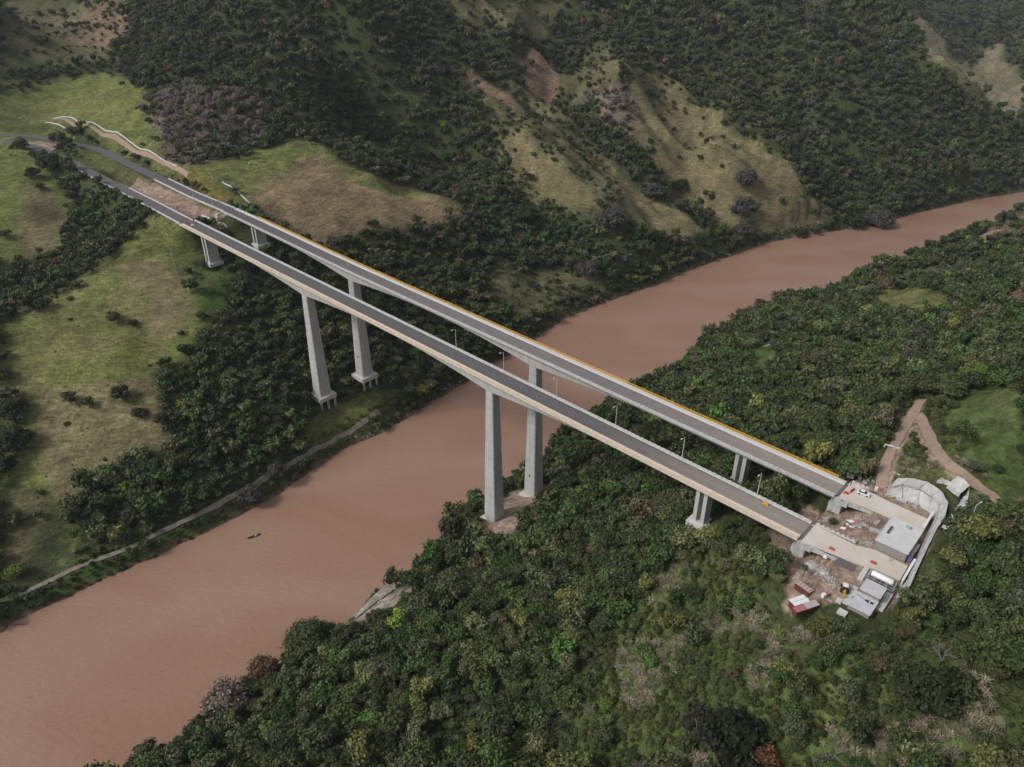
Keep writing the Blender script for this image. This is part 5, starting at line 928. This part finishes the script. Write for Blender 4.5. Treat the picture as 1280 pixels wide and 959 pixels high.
# sparse crown = grey twiggy: branches plus thin leaves
for i in range(2):
    c_, R = lobes(70 + i, 8, .6, .42, 1.0, .4)
    KINDS['twiggy%d' % i] = (leaf_mesh('crown', c_, R, 420, .055, 80 + i, squash=.75, core=True), wood_mesh('trunk', bare_segs(60 + i, 3), 'palebark', 3), leaf_mesh('crown', c_, R, 90, .09, 80 + i, squash=.75))
# bush, reed clump, banana-like cane clump, palm
c_, R = lobes(90, 6, .5, .5, .45, .2); BUSH = leaf_mesh('foliage', c_, R, 150, .12, 91, squash=.75)
def blades(name, seed, n_, L, w, curl, mcol=(1, 1, 1), z0=0.0):
    r_ = np.random.default_rng(seed); vs = []; fs = []; vals = []
    for i in range(n_):
        t = r_.uniform(0, 6.28); e = r_.uniform(.15, .9); d = np.array((math.cos(t) * e, math.sin(t) * e, 1.0)); d /= np.linalg.norm(d); s_ = np.array((-math.sin(t), math.cos(t), 0)) * w
        l_ = L * r_.uniform(.6, 1.1); p0 = np.array((r_.normal() * .15, r_.normal() * .15, z0)); p1 = p0 + d * l_ * .55; p2 = p1 + (d * np.array((1.6, 1.6, curl))) * l_ * .45; o = len(vs)
        vs += [p0 - s_ * .5, p0 + s_ * .5, p1 + s_, p1 - s_, p2]; fs += [(o, o + 1, o + 2, o + 3), (o + 3, o + 2, o + 4)]; v = .7 + .6 * r_.random(); vals += [v * mcol[0], v * mcol[1], v * mcol[2], 1] * 7
    me = bpy.data.meshes.new(name); me.from_pydata([tuple(v) for v in vs], [], fs); me.materials.append(M['leaf']); add_colour(me, vals); me.update(); return me
REED = blades('reed', 5, 52, 1.7, .06, .1); CANE = blades('cane', 6, 34, 1.5, .14, -.1); PALMC = blades('fronds', 8, 30, 1.1, .10, -.9, z0=1.6)
TINT = {'dark': (.040, .052, .022), 'dark2': (.048, .055, .030), 'vdark': (.020, .029, .015), 'deep': (.038, .064, .020), 'olive': (.078, .086, .040), 'grey': (.085, .080, .072), 'grey2': (.072, .082, .052), 'lime': (.115, .165, .032), 'bright': (.058, .108, .026),
        'rust': (.14, .085, .05), 'greyw': (.20, .16, .13), 'pale': (.26, .23, .19), 'orange': (.14, .072, .034), 'yolive': (.100, .105, .034), 'vdk': (.045, .04, .033), 'mid': (.052, .070, .024), 'brown': (.085, .070, .042)}
PROTO = {}
def plant(kind, var, x, y, z, r, tint, lb=None, cat=None, group=None, hs=1.0):
    key = kind + str(var); nm = {'tree': 'broadleaf_tree', 'bare': 'bare_tree', 'twiggy': 'twiggy_tree', 'big': 'broadleaf_tree'}[kind]; cm, tm, _ = KINDS[key]
    root = bpy.data.objects.new(nm, None); COL.objects.link(root); root.location = (x, y, z); root.rotation_euler = (0, 0, rng.uniform(0, 6.28)); root.scale = (r, r, r * hs)
    root.empty_display_size = .5; tag(root, lb, cat or 'tree', group)
    for cn, m_ in (('crown' if kind != 'bare' else 'branches', cm), ('trunk', tm)):
        o = bpy.data.objects.new(cn, m_); COL.objects.link(o); o.parent = root; o['tint'] = [float(t) for t in tint]
    return root
def shrub(x, y, z, r, tint, lb, group):
    o = bpy.data.objects.new('shrub', BUSH); COL.objects.link(o); o.location = (x, y, z - .1 * r); o.scale = (r, r, r * rng.uniform(.8, 1.1)); o.rotation_euler = (0, 0, rng.uniform(0, 6.28)); o['tint'] = [float(t) for t in tint]
    tag(o, lb, 'shrub', group)
for i in range(3):      # very big crowns, seen near enough to need finer foliage
    c_, R = lobes(120 + i, 13, .66, .30, .85, .35); c2, R2 = lobes(140 + i, 7, .34, .30, 1.12, .25); c_ += c2; R += R2
    KINDS['big%d' % i] = (leaf_mesh('crown', c_, R, 620, .050, 130 + i, squash=.8), wood_mesh('trunk', trunk_segs(130 + i, c_, c_[0][2], .055), 'bark'), None)
# named plants
special = []
for k, x, y, r, tn, lb in PLANTS:
    z = hz(x, y); special.append((x, y, r)); t = np.array(TINT[tn])
    if k == 'palm':
        root = empty('palm_tree', (x, y, z), label=lb, cat='palm'); root.scale = (2.4, 2.4, 2.4)
        o = bpy.data.objects.new('fronds', PALMC); COL.objects.link(o); o.parent = root; o['tint'] = [float(q) for q in t]
        mb = MB(); mb.tube((0, 0, -.2), (.05, 0, 1.65), .07, .05); mb.build('trunk', 'bark', root); continue
    kind = 'tree' if k == 'tree' else ('bare' if tn in ('pale',) else 'twiggy'); nv = {'tree': 6, 'bare': 3, 'twiggy': 2}[kind]
    if r > 8.4 and kind != 'bare': plant('big', len(special) % 3, x, y, z - .32 * r, r * (1.12 if r > 8.4 and y < 200 else .9), t, lb, hs=1.0)
    else: plant(kind, int(rng.integers(nv)), x, y, z - .25 * r, r * (.85 if kind == 'tree' else 1.0), t, lb)
# ---- scattered trees
def scatter(x0, x1, y0, y1, st, seed):
    r_ = np.random.default_rng(seed); a_ = np.arange(x0, x1, st); b_ = np.arange(y0, y1, st); Xs, Ys = np.meshgrid(a_, b_); Xs = Xs + (r_.random(Xs.shape) - .5) * st * .95 + (np.arange(len(b_)) % 2)[:, None] * st / 2; Ys = Ys + (r_.random(Ys.shape) - .5) * st * .95
    return Xs.ravel(), Ys.ravel(), r_
def in_view(x, y, pad=30): return (np.abs(x) < .80 * (y * .88 + 150) + pad) & (y > 60)
def clear_of_built(x, y, r):
    a = (x - PX) * AX[0] + (y - PY) * AX[1]; la = (x - PX) * NX[0] + (y - PY) * NX[1]
    k = np.ones(len(x), bool)
    g = height(x, y)
    for w_2, c0 in ((1, -6.4), (2, 24.2)):      # keep crowns below the decks, clear of the piers
        k &= ~((np.abs(la - c0) < 7.5 + r * .5) & (a < 88) & (a > -360) & (g + 1.8 * r > 93.2 + GRADE * a - 7))
        for pa in PIERS[w_2]:
            hw = 6.5 if abs(pa + 64) < 5 or abs(pa + 208) < 9 else 4.5
            k &= ~((np.abs(a - pa) < hw + r * .55) & (np.abs(la - c0) < hw + r * .55))
    k &= ~((a > 72) & (a < 118) & (la > -41) & (la < 37) & ~((a < 84) & (la > -8) & (la < 0)) & (np.abs(la + 2) < 60) & (inside(x, y, [AL(84, -36)[:2], AL(117, -36)[:2], AL(117, 37)[:2], AL(84, 37)[:2]])))
    for pts, w_2 in [([p[:2] for p in ROAD1], 6), ([p[:2] for p in ROAD2], 6)] + [([tuple(q) for q in p[3]], p[1] * .5 + .3 - 1.2 * (p[0] == 'riverside_track')) for p in PATHS]:
        d, _ = seg_dist(x, y, pts); k &= d > w_2 + r * (.35 if w_2 > 5 else .7)
    for q in SHOT[0] + SHOT[1] + SHOT[2] + SHOT[3]:
        d, _ = seg_dist(x, y, [tuple(p[:2]) for p in q]); k &= d > 1.5 + r * .45
    d, _ = seg_dist(x, y, SHELF); k &= d > 4 + r * .7
    k &= np.hypot(x - 89, y - 162) > 6.5 + r * .8
    for (sx, sy, sr) in special: k &= np.hypot(x - sx, y - sy) > sr * .55
    return k
riv_poly = RIVER
allp = []
for (x0, x1, y0, y1, st, rlo, rhi, seed) in ((-420, 420, 60, 330, 4.7, 2.3, 6.6, 1), (-560, 560, 330, 620, 4.8, 2.4, 6.0, 2), (-800, 800, 620, 1000, 5.0, 2.6, 5.6, 3), (-1100, 1600, 1000, 2500, 8.5, 3.8, 8, 4)):
    x, y, r_ = scatter(x0, x1, y0, y1, st, seed); m_ = in_view(x, y); x, y = x[m_], y[m_]
    m_ = ~inside(x, y, riv_poly); d1, _ = seg_dist(x, y, FAR_SHORE); d2, _ = seg_dist(x, y, NEAR_SHORE); m_ &= np.minimum(d1, d2) > 2.0; x, y = x[m_], y[m_]
    _, td, sd2 = cover(x, y, 4.5); u = r_.random(len(x))
    rr = rlo + (rhi - rlo) * np.clip(r_.random(len(x)) ** 1.7 + .35 * vnoise(x / 26, y / 26, 52), 0, 1)
    thin = np.clip(1.12 + 1.0 * vnoise(x / 30, y / 30, 51), .72, 1)
    shr = (u >= td * thin) & (u < td * thin + sd2 * (st * st) / 20 * 1.0)
    k = (u < td * thin) | shr
    rr = np.where(shr, .8 + 1.8 * r_.random(len(x)) ** 2, rr)
    rr = np.where((td > .05) & (td < .6) & ~shr, rr * .7, rr)
    x, y, rr, shr, td = x[k], y[k], rr[k], shr[k], td[k]
    k = clear_of_built(x, y, rr); x, y, rr, shr, td = x[k], y[k], rr[k], shr[k], td[k]
    allp.append(np.stack([x, y, rr, shr, td], 1))
T = np.concatenate(allp); x, y, rr, shr, td = T.T; shr = shr > .5; z = height(x, y); Nn = len(x)
# species: patches of tone over the hillsides
p1 = vnoise(x / 70, y / 70, 61) + .7 * vnoise(x / 22, y / 22, 62); u = rng.random(Nn); far_ = sstep(450, 800, y)
rf_ = sstep(-1, 1, (x - PX) * NX[0] + (y - PY) * NX[1])
base = np.array([TINT[k] for k in ('dark', 'mid', 'deep', 'dark2', 'olive', 'brown', 'yolive', 'bright', 'lime', 'grey')])
w = np.stack([.30 + .5 * (p1 < 0), .26 + 0 * u, .16 + .3 * (p1 > .2), .16 + .3 * far_, .10 + .15 * (p1 > .1), .04 + .16 * far_ + 0 * u, .030 * (1 - .7 * far_), .016 * (1 - .5 * far_), .004 + 0 * u, .035 + .12 * far_], 1)
nearb = (y < 330) & (x > -60); w[nearb, 9] *= .3; w[nearb, 2] += .15; w[nearb, 0] += .05; w[nearb, 6] += .04; w[nearb, 4] += .05
cw = np.cumsum(w / w.sum(1, keepdims=True), 1); sp_i = (u[:, None] > cw).sum(1).clip(0, 9)
grey_zone = np.abs(td - .9) < .01; gz_ = grey_zone & (rng.random(Nn) < .85); sp_i[gz_] = 9
tint = 1.55 * base[sp_i] * (.66 + .72 * rng.random((Nn, 1))) * (1 + .10 * (rng.random((Nn, 3)) - .5))
tint = tint * (1 - .08 * far_[:, None]); tint[gz_] = np.array((.235, .200, .175)) * (.6 + .6 * rng.random((gz_.sum(), 1)))
near_scrub = (td < .35) & (td > .05) & (y < 300); tint[near_scrub] = tint[near_scrub] * .6 + np.array(TINT['yolive']) * .4
kind = np.where(sp_i == 9, 6 + (rng.random(Nn) < .5), (rng.random(Nn) * 6).astype(int)); kind = np.where((sp_i == 9) & (rng.random(Nn) < .12), 8 + (rng.random(Nn) * 3).astype(int) % 3, kind)
hsc = (.85 + .45 * rng.random(Nn)) * (1 + .25 * far_)
tint[kind >= 8] = np.array(TINT['pale'])
# what shows: size in the picture, inside the frame
dep = y * math.cos(math.atan(930 / 1570)) - (z - 262) * math.sin(math.atan(930 / 1570)); up = y * math.sin(math.atan(930 / 1570)) + (z - 262) * math.cos(math.atan(930 / 1570))
px = x / dep * 930; py = up / dep * 930; infr = (np.abs(px) < 630) & (np.abs(py) < 470); score = rr / dep * infr
tree_i = np.where(~shr)[0]; order = tree_i[np.argsort(-score[tree_i])]; 
sel_t = order[:300 - len([p for p in PLANTS if p[0] != 'palm'])]; shr_i = np.where(shr)[0]; so_ = shr_i[np.argsort(-score[shr_i])]; sel_s = so_[:290]
def tone_name(t):
    s_ = t.sum()
    if t[1] > .13: return 'bright light green'
    if t[0] > .105: return 'yellowish green'
    return 'very dark green' if s_ < .11 else ('dark green' if s_ < .17 else ('mid green' if s_ < .23 else 'greyish green'))
# landmarks that the labels can refer to
LM = [(*AL(-64, -6.4)[:2], 12, 'the nearer mid pier'), (*AL(-64, 24)[:2], 9, 'the farther mid pier'), (*AL(45, -6.4)[:2], 75, 'the twin columns of the nearer bridge'), (*AL(45, 24)[:2], 75, 'the twin columns of the farther bridge'),
      (-62, 243, 2, 'the grey rock shelf'), (88, 161, 88, 'the red roofed shacks'), (110, 160, 92, 'the plant rooms'), (135, 185, 97, 'the sprayed concrete slope'), (166, 250, 95, 'the dirt track fork'), (*AL(10, -6)[:2], 88, 'the nearer deck past mid pier'), (*AL(10, 24)[:2], 88, 'the farther deck past mid pier'),
      (189, 436, 38, 'the curved track in the forest'), (*AL(-209, -6.4)[:2], 24, 'the nearer far bank pier'), (*AL(-207, 24)[:2], 27, 'the farther far bank pier'), (*AL(-320, -6)[:2], 82, 'the short pier near the bridge start'), (-170, 275, 6, 'the riverside track'), (-27, 614, 56, 'the tip of the dry spur'), (-300, 700, 110, 'the farm track')]
for k, x_, y_, r_0, tn, lb in PLANTS:
    short = {'vdark': 'the very large dark crown', 'orange': 'the orange brown tree'}.get(tn)
    for key, nm in (('bright green rounded tree', 'the bright green riverside tree'), ('grey green open tree', 'the leaning grey green riverside tree'), ('dark rounded tree alone on the near', 'the lone dark riverbank tree'), ('olive green tree at the water', 'the olive tree by the pier'), ('lime green spreading', 'the large lime green tree'), ('rusty thin', 'the rusty riverside tree'),
                    ('big dark tree on the lower right', 'the big dark lower right tree'), ('small lime green tree beside', 'the small lime green tree'), ('yellow leaved tree', 'the yellow leaved tree'), ('yellow olive tree', 'the yellow olive tree'), ('yellow green tree below', 'the yellow green tree below the shacks'), ('bright green tree in the forest right', 'the bright green tree right of the station'),
                    ('dark green round tree alone', 'the round tree on the dry slope'), ('large grey dome', 'the grey dome shaped tree'), ('lime topped', 'the lime topped tree'), ('dark bush with pale', 'the blossoming pasture bush'), ('big dark tree in the clump', 'the big dark left edge tree'), ('dark spreading tree beside the app', 'the dark roadside tree'), ('grey green bush in the middle', 'the middle pasture bush'), ('wide dark crown in the ravine', 'the wide dark ravine crown'), ('pale pinkish bare', 'the pale pinkish bare tree'), ('light green tree beside', 'the light green crest tree'), ('large grey bushy tree lower', 'the large grey gully tree')):
        if lb.startswith(key): short = nm
    if short: LM.append((x_, y_, hz(x_, y_), short))
LA = np.array([[q[0], q[1], q[2]] for q in LM]); th_ = math.atan(930 / 1570)
ld = LA[:, 1] * math.cos(th_) - (LA[:, 2] - 262) * math.sin(th_); lx = LA[:, 0] / ld * 930; ly = (LA[:, 1] * math.sin(th_) + (LA[:, 2] - 262) * math.cos(th_)) / ld * 930
ORD = ['nearest', 'second', 'third', 'fourth', 'fifth', 'sixth', 'seventh', 'eighth', 'ninth', 'tenth', 'eleventh', 'twelfth', 'thirteenth', 'fourteenth', 'fifteenth', 'sixteenth', 'seventeenth', 'eighteenth', 'nineteenth', 'twentieth']
def make_labels(ids, forms):
    rows = {}
    for i, f in zip(ids, forms):
        dd = np.hypot(px[i] - lx, py[i] - ly); j = int(np.argmin(dd)); dx, dy = px[i] - lx[j], py[i] - ly[j]
        dr = ('right of' if dx > 0 else 'left of') if abs(dx) > abs(dy) else ('above' if dy > 0 else 'below'); rows.setdefault((f, j, dr), []).append((dd[j], i))
    out = {}
    for (f, j, dr), L_ in rows.items():
        for k_, (_, i) in enumerate(sorted(L_)):
            out[i] = ('only ' if len(L_) == 1 else ORD[min(k_, 19)] + ' ') + f + ' ' + dr + ' ' + LM[j][3] if len(L_) > 1 else f + ' just ' + dr + ' ' + LM[j][3]
    return out
forms = []
for i in sel_t:
    size = 'large ' if rr[i] > 5.2 else ('medium ' if rr[i] > 4 else 'small '); forms.append(size + (tone_name(tint[i]) + ' tree' if kind[i] < 6 else ('grey twiggy tree' if kind[i] < 8 else 'pale bare tree')))
labs = make_labels(sel_t, forms)
for i in sel_t:
    kd, vr = ('tree', int(kind[i])) if kind[i] < 6 else (('twiggy', int(kind[i] - 6)) if kind[i] < 8 else ('bare', int(kind[i] - 8)))
    plant(kd, vr, x[i], y[i], z[i] - .25 * rr[i], rr[i], tint[i], labs[i], group='trees of the near bank forest', hs=float(hsc[i]))
labs = make_labels(sel_s, [('larger ' if rr[i] > 1.6 else 'small ') + tone_name(tint[i]) + ' bush' for i in sel_s])
for i in sel_s: shrub(x[i], y[i], z[i], rr[i], tint[i], labs[i], 'bushes on the open slopes')
# the rest of the forest
def joined(name, me_list):
    vs = []; fs = []; mi = []; vals = []; mats_ = []
    for me in me_list:
        o = len(vs); vs += [tuple(v.co) for v in me.vertices]
        mt = me.materials[0]; 
        if mt not in mats_: mats_.append(mt)
        for p in me.polygons: fs.append(tuple(v + o for v in p.vertices)); mi.append(mats_.index(mt))
        b_ = np.empty(len(me.loops) * 4, np.float32); me.attributes['leafval'].data.foreach_get('color', b_); vals.append(b_)
    m_ = bpy.data.meshes.new(name); m_.from_pydata(vs, [], fs)
    for q in mats_: m_.materials.append(q)
    m_.polygons.foreach_set('material_index', mi); add_colour(m_, np.concatenate(vals)); m_.update(); return m_
def proto_collection(name, meshes):
    c__ = bpy.data.collections.new(name)
    for i, m_ in enumerate(meshes): c__.objects.link(bpy.data.objects.new('shape_%02d' % i, m_))
    return c__
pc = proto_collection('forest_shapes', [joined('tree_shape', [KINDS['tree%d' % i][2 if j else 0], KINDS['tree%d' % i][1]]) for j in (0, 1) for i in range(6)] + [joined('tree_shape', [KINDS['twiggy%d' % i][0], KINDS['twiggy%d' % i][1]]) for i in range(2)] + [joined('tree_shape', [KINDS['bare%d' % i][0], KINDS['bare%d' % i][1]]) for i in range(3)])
bc = proto_collection('bush_shapes', [BUSH, REED, CANE])
def instancer(name, pts, rot, scl, idx, tint_, coll, lb, cat, group=None):
    me = bpy.data.meshes.new(name); me.vertices.add(len(pts)); me.vertices.foreach_set('co', np.asarray(pts, np.float32).ravel())
    for nm, ty, dat, f in (('rot', 'FLOAT_VECTOR', rot, 'vector'), ('scl', 'FLOAT_VECTOR', scl, 'vector'), ('idx', 'INT', idx, 'value'), ('tint', 'FLOAT_VECTOR', tint_, 'vector')):
        a = me.attributes.new(nm, ty, 'POINT'); a.data.foreach_set(f, np.asarray(dat, np.int32 if ty == 'INT' else np.float32).ravel())
    o = bpy.data.objects.new(name, me); COL.objects.link(o)
    ng = bpy.data.node_groups.new(name, 'GeometryNodeTree'); ng.interface.new_socket('Geometry', in_out='INPUT', socket_type='NodeSocketGeometry'); ng.interface.new_socket('Geometry', in_out='OUTPUT', socket_type='NodeSocketGeometry')
    n = ng.nodes; l = ng.links; gi = n.new('NodeGroupInput'); go = n.new('NodeGroupOutput'); mp_ = n.new('GeometryNodeMeshToPoints'); ip = n.new('GeometryNodeInstanceOnPoints'); ci = n.new('GeometryNodeCollectionInfo')
    ci.inputs['Collection'].default_value = coll; ci.inputs['Separate Children'].default_value = True; ci.inputs['Reset Children'].default_value = True
    def at(nm, ty):
        a = n.new('GeometryNodeInputNamedAttribute'); a.data_type = ty; a.inputs['Name'].default_value = nm; return a.outputs['Attribute']
    l.new(gi.outputs[0], mp_.inputs['Mesh']); l.new(mp_.outputs[0], ip.inputs['Points']); l.new(ci.outputs[0], ip.inputs['Instance']); ip.inputs['Pick Instance'].default_value = True
    l.new(at('idx', 'INT'), ip.inputs['Instance Index']); e = n.new('FunctionNodeEulerToRotation'); l.new(at('rot', 'FLOAT_VECTOR'), e.inputs[0]); l.new(e.outputs[0], ip.inputs['Rotation']); l.new(at('scl', 'FLOAT_VECTOR'), ip.inputs['Scale'])
    l.new(ip.outputs[0], go.inputs[0]); md = o.modifiers.new('scatter', 'NODES'); md.node_group = ng
    return tag(o, lb, cat, kind='stuff', group=group)
rest = np.ones(Nn, bool); rest[sel_t] = False; rest[sel_s] = False; rt = rest & ~shr; rs = rest & shr
idx = np.where(kind < 6, kind + 6 * (dep > 330), np.where(kind < 8, kind - 6 + 12, kind - 8 + 14)).astype(int)
rot = np.stack([(rng.random(Nn) - .5) * .2, (rng.random(Nn) - .5) * .2, rng.random(Nn) * 6.28], 1)
side_near = (y - np.interp(x, [p[0] for p in NEAR_SHORE], [p[1] for p in NEAR_SHORE])) < 0
for mk_, nm, lb in ((rt & side_near, 'forest', 'dense green forest covering the near bank slope'), (rt & ~side_near, 'forest', 'dark green forest over the hills and ravines of the far bank')):
    instancer(nm, np.stack([x, y, z - .25 * rr], 1)[mk_], rot[mk_], np.stack([rr, rr, rr * hsc], 1)[mk_], idx[mk_], tint[mk_], pc, lb, 'forest')
# undergrowth: low bushes between the trees, reeds in the clearings, canes on the far shore
def under(x0, x1, y0, y1, st, seed, rl, rh):
    X_, Y_, r_ = scatter(x0, x1, y0, y1, st, seed); m_ = in_view(X_, Y_) & ~inside(X_, Y_, riv_poly); X_, Y_ = X_[m_], Y_[m_]; _, td_, sd_2 = cover(X_, Y_, 3.0); return X_, Y_, td_, sd_2, r_, rl + (rh - rl) * r_.random(len(X_))
ux, uy, utd, usd, r_, ur = under(-130, 330, 70, 300, 1.9, 11, .7, 2.1)
k = clear_of_built(ux, uy, ur) & (((utd > .5) & (r_.random(len(ux)) < .45)) | ((utd > .02) & (utd <= .5) & (r_.random(len(ux)) < .80))); ux, uy, utd, ur = ux[k], uy[k], utd[k], ur[k]; n_ = len(ux)
reed = (utd < .5) & (vnoise(ux / 14, uy / 14, 71) > .10); ui = reed.astype(int); ut = np.where(reed[:, None], np.array((.25, .22, .15)), np.array((.066, .082, .032))) * (.6 + .8 * r_.random((n_, 1)))
ll = (~reed) & (r_.random(n_) < .3); ut[ll] = np.array(TINT['yolive']) * (.6 + .5 * r_.random((ll.sum(), 1)))
instancer('undergrowth', np.stack([ux, uy, height(ux, uy) - .1], 1), np.stack([0 * ux, 0 * ux, r_.random(n_) * 6.28], 1), np.stack([ur, ur, ur * np.where(reed, 1.2, 1)], 1), ui, ut, bc, 'bushy undergrowth and cream reed tufts of the near bank', 'undergrowth')
ux, uy, utd, usd, r_, ur = under(-330, 60, 170, 620, 2.3, 12, .7, 1.9)
d1, _ = seg_dist(ux, uy, FAR_SHORE); shore = d1 < 11; k = clear_of_built(ux, uy, ur) & ((shore & (r_.random(len(ux)) < .85)) | ((utd > .5) & (r_.random(len(ux)) < .25))); ux, uy, ur, shore = ux[k], uy[k], ur[k], shore[k]; n_ = len(ux)
cane = shore & (vnoise(ux / 20, uy / 20, 73) > -.05) & (ux < -60); ut = np.where(cane[:, None], np.array((.088, .122, .040)), np.array(TINT['mid'])) * (.6 + .7 * r_.random((n_, 1)))
instancer('riverside_canes', np.stack([ux, uy, height(ux, uy) - .1], 1), np.stack([0 * ux, 0 * ux, r_.random(n_) * 6.28], 1), np.stack([ur, ur, ur * np.where(cane, 1.3, 1)], 1), np.where(cane, 2, 0), ut, bc, 'pale green canes and bushes along the far river bank', 'canes')
ns_x, ns_y, _, _, r_, nr = under(-160, 620, 120, 860, 2.6, 13, .8, 2.2); d2, _ = seg_dist(ns_x, ns_y, NEAR_SHORE); dd1, _ = seg_dist(ns_x, ns_y, FAR_SHORE); k = (np.minimum(d2, dd1) < 7) & clear_of_built(ns_x, ns_y, nr) & ~((dd1 < 11) & (ns_x < 60)) & (np.hypot(ns_x + 68, ns_y - 240) > 14); ns_x, ns_y, nr = ns_x[k], ns_y[k], nr[k]; n_ = len(ns_x)
instancer('waterside_bushes', np.stack([ns_x, ns_y, height(ns_x, ns_y) - .1], 1), np.stack([0 * ns_x, 0 * ns_x, r_.random(n_) * 6.28], 1), np.stack([nr] * 3, 1), np.zeros(n_), np.array(TINT['mid']) * (.6 + .7 * r_.random((n_, 1))), bc, 'low bushes hanging over both waterlines', 'bushes')
gx_, gy_, gtd, gsd, r_, gr = under(-420, 560, 250, 1000, 4.2, 14, .25, .8); k = (gtd < .4) & (gsd > 0) & (r_.random(len(gx_)) < .35) & clear_of_built(gx_, gy_, gr); gx_, gy_, gr = gx_[k], gy_[k], gr[k]; n_ = len(gx_)
instancer('pasture_tufts', np.stack([gx_, gy_, height(gx_, gy_) - .05], 1), np.stack([0 * gx_, 0 * gx_, r_.random(n_) * 6.28], 1), np.stack([gr, gr, gr * .7], 1), np.zeros(n_), np.array((.08, .092, .036)) * (.6 + .8 * r_.random((n_, 1))), bc, 'coarse grass tufts and low weeds on the pastures', 'grass')
print('trees', Nn, 'rest', rt.sum(), 'shrubs', shr.sum())
# ================================================================ haze: one closed box of even, pale air
hb = MB(); hb.box((200, 900, 190), (9000, 9000, 620)); hz_o = hb.build('haze', 'white'); hz_o.data.materials.clear(); hz_o['kind'] = 'stuff'; hz_o['label'] = 'thin even haze over the valley'
hm = bpy.data.materials.new('haze_air'); hm.use_nodes = True; n = hm.node_tree.nodes; l = hm.node_tree.links; n.remove(n['Principled BSDF'])
pv = n.new('ShaderNodeVolumePrincipled'); pv.inputs['Color'].default_value = (.80, .87, 1, 1); pv.inputs['Density'].default_value = .00005; pv.inputs['Anisotropy'].default_value = .2
l.new(pv.outputs[0], n['Material Output'].inputs['Volume']); hz_o.data.materials.append(hm)
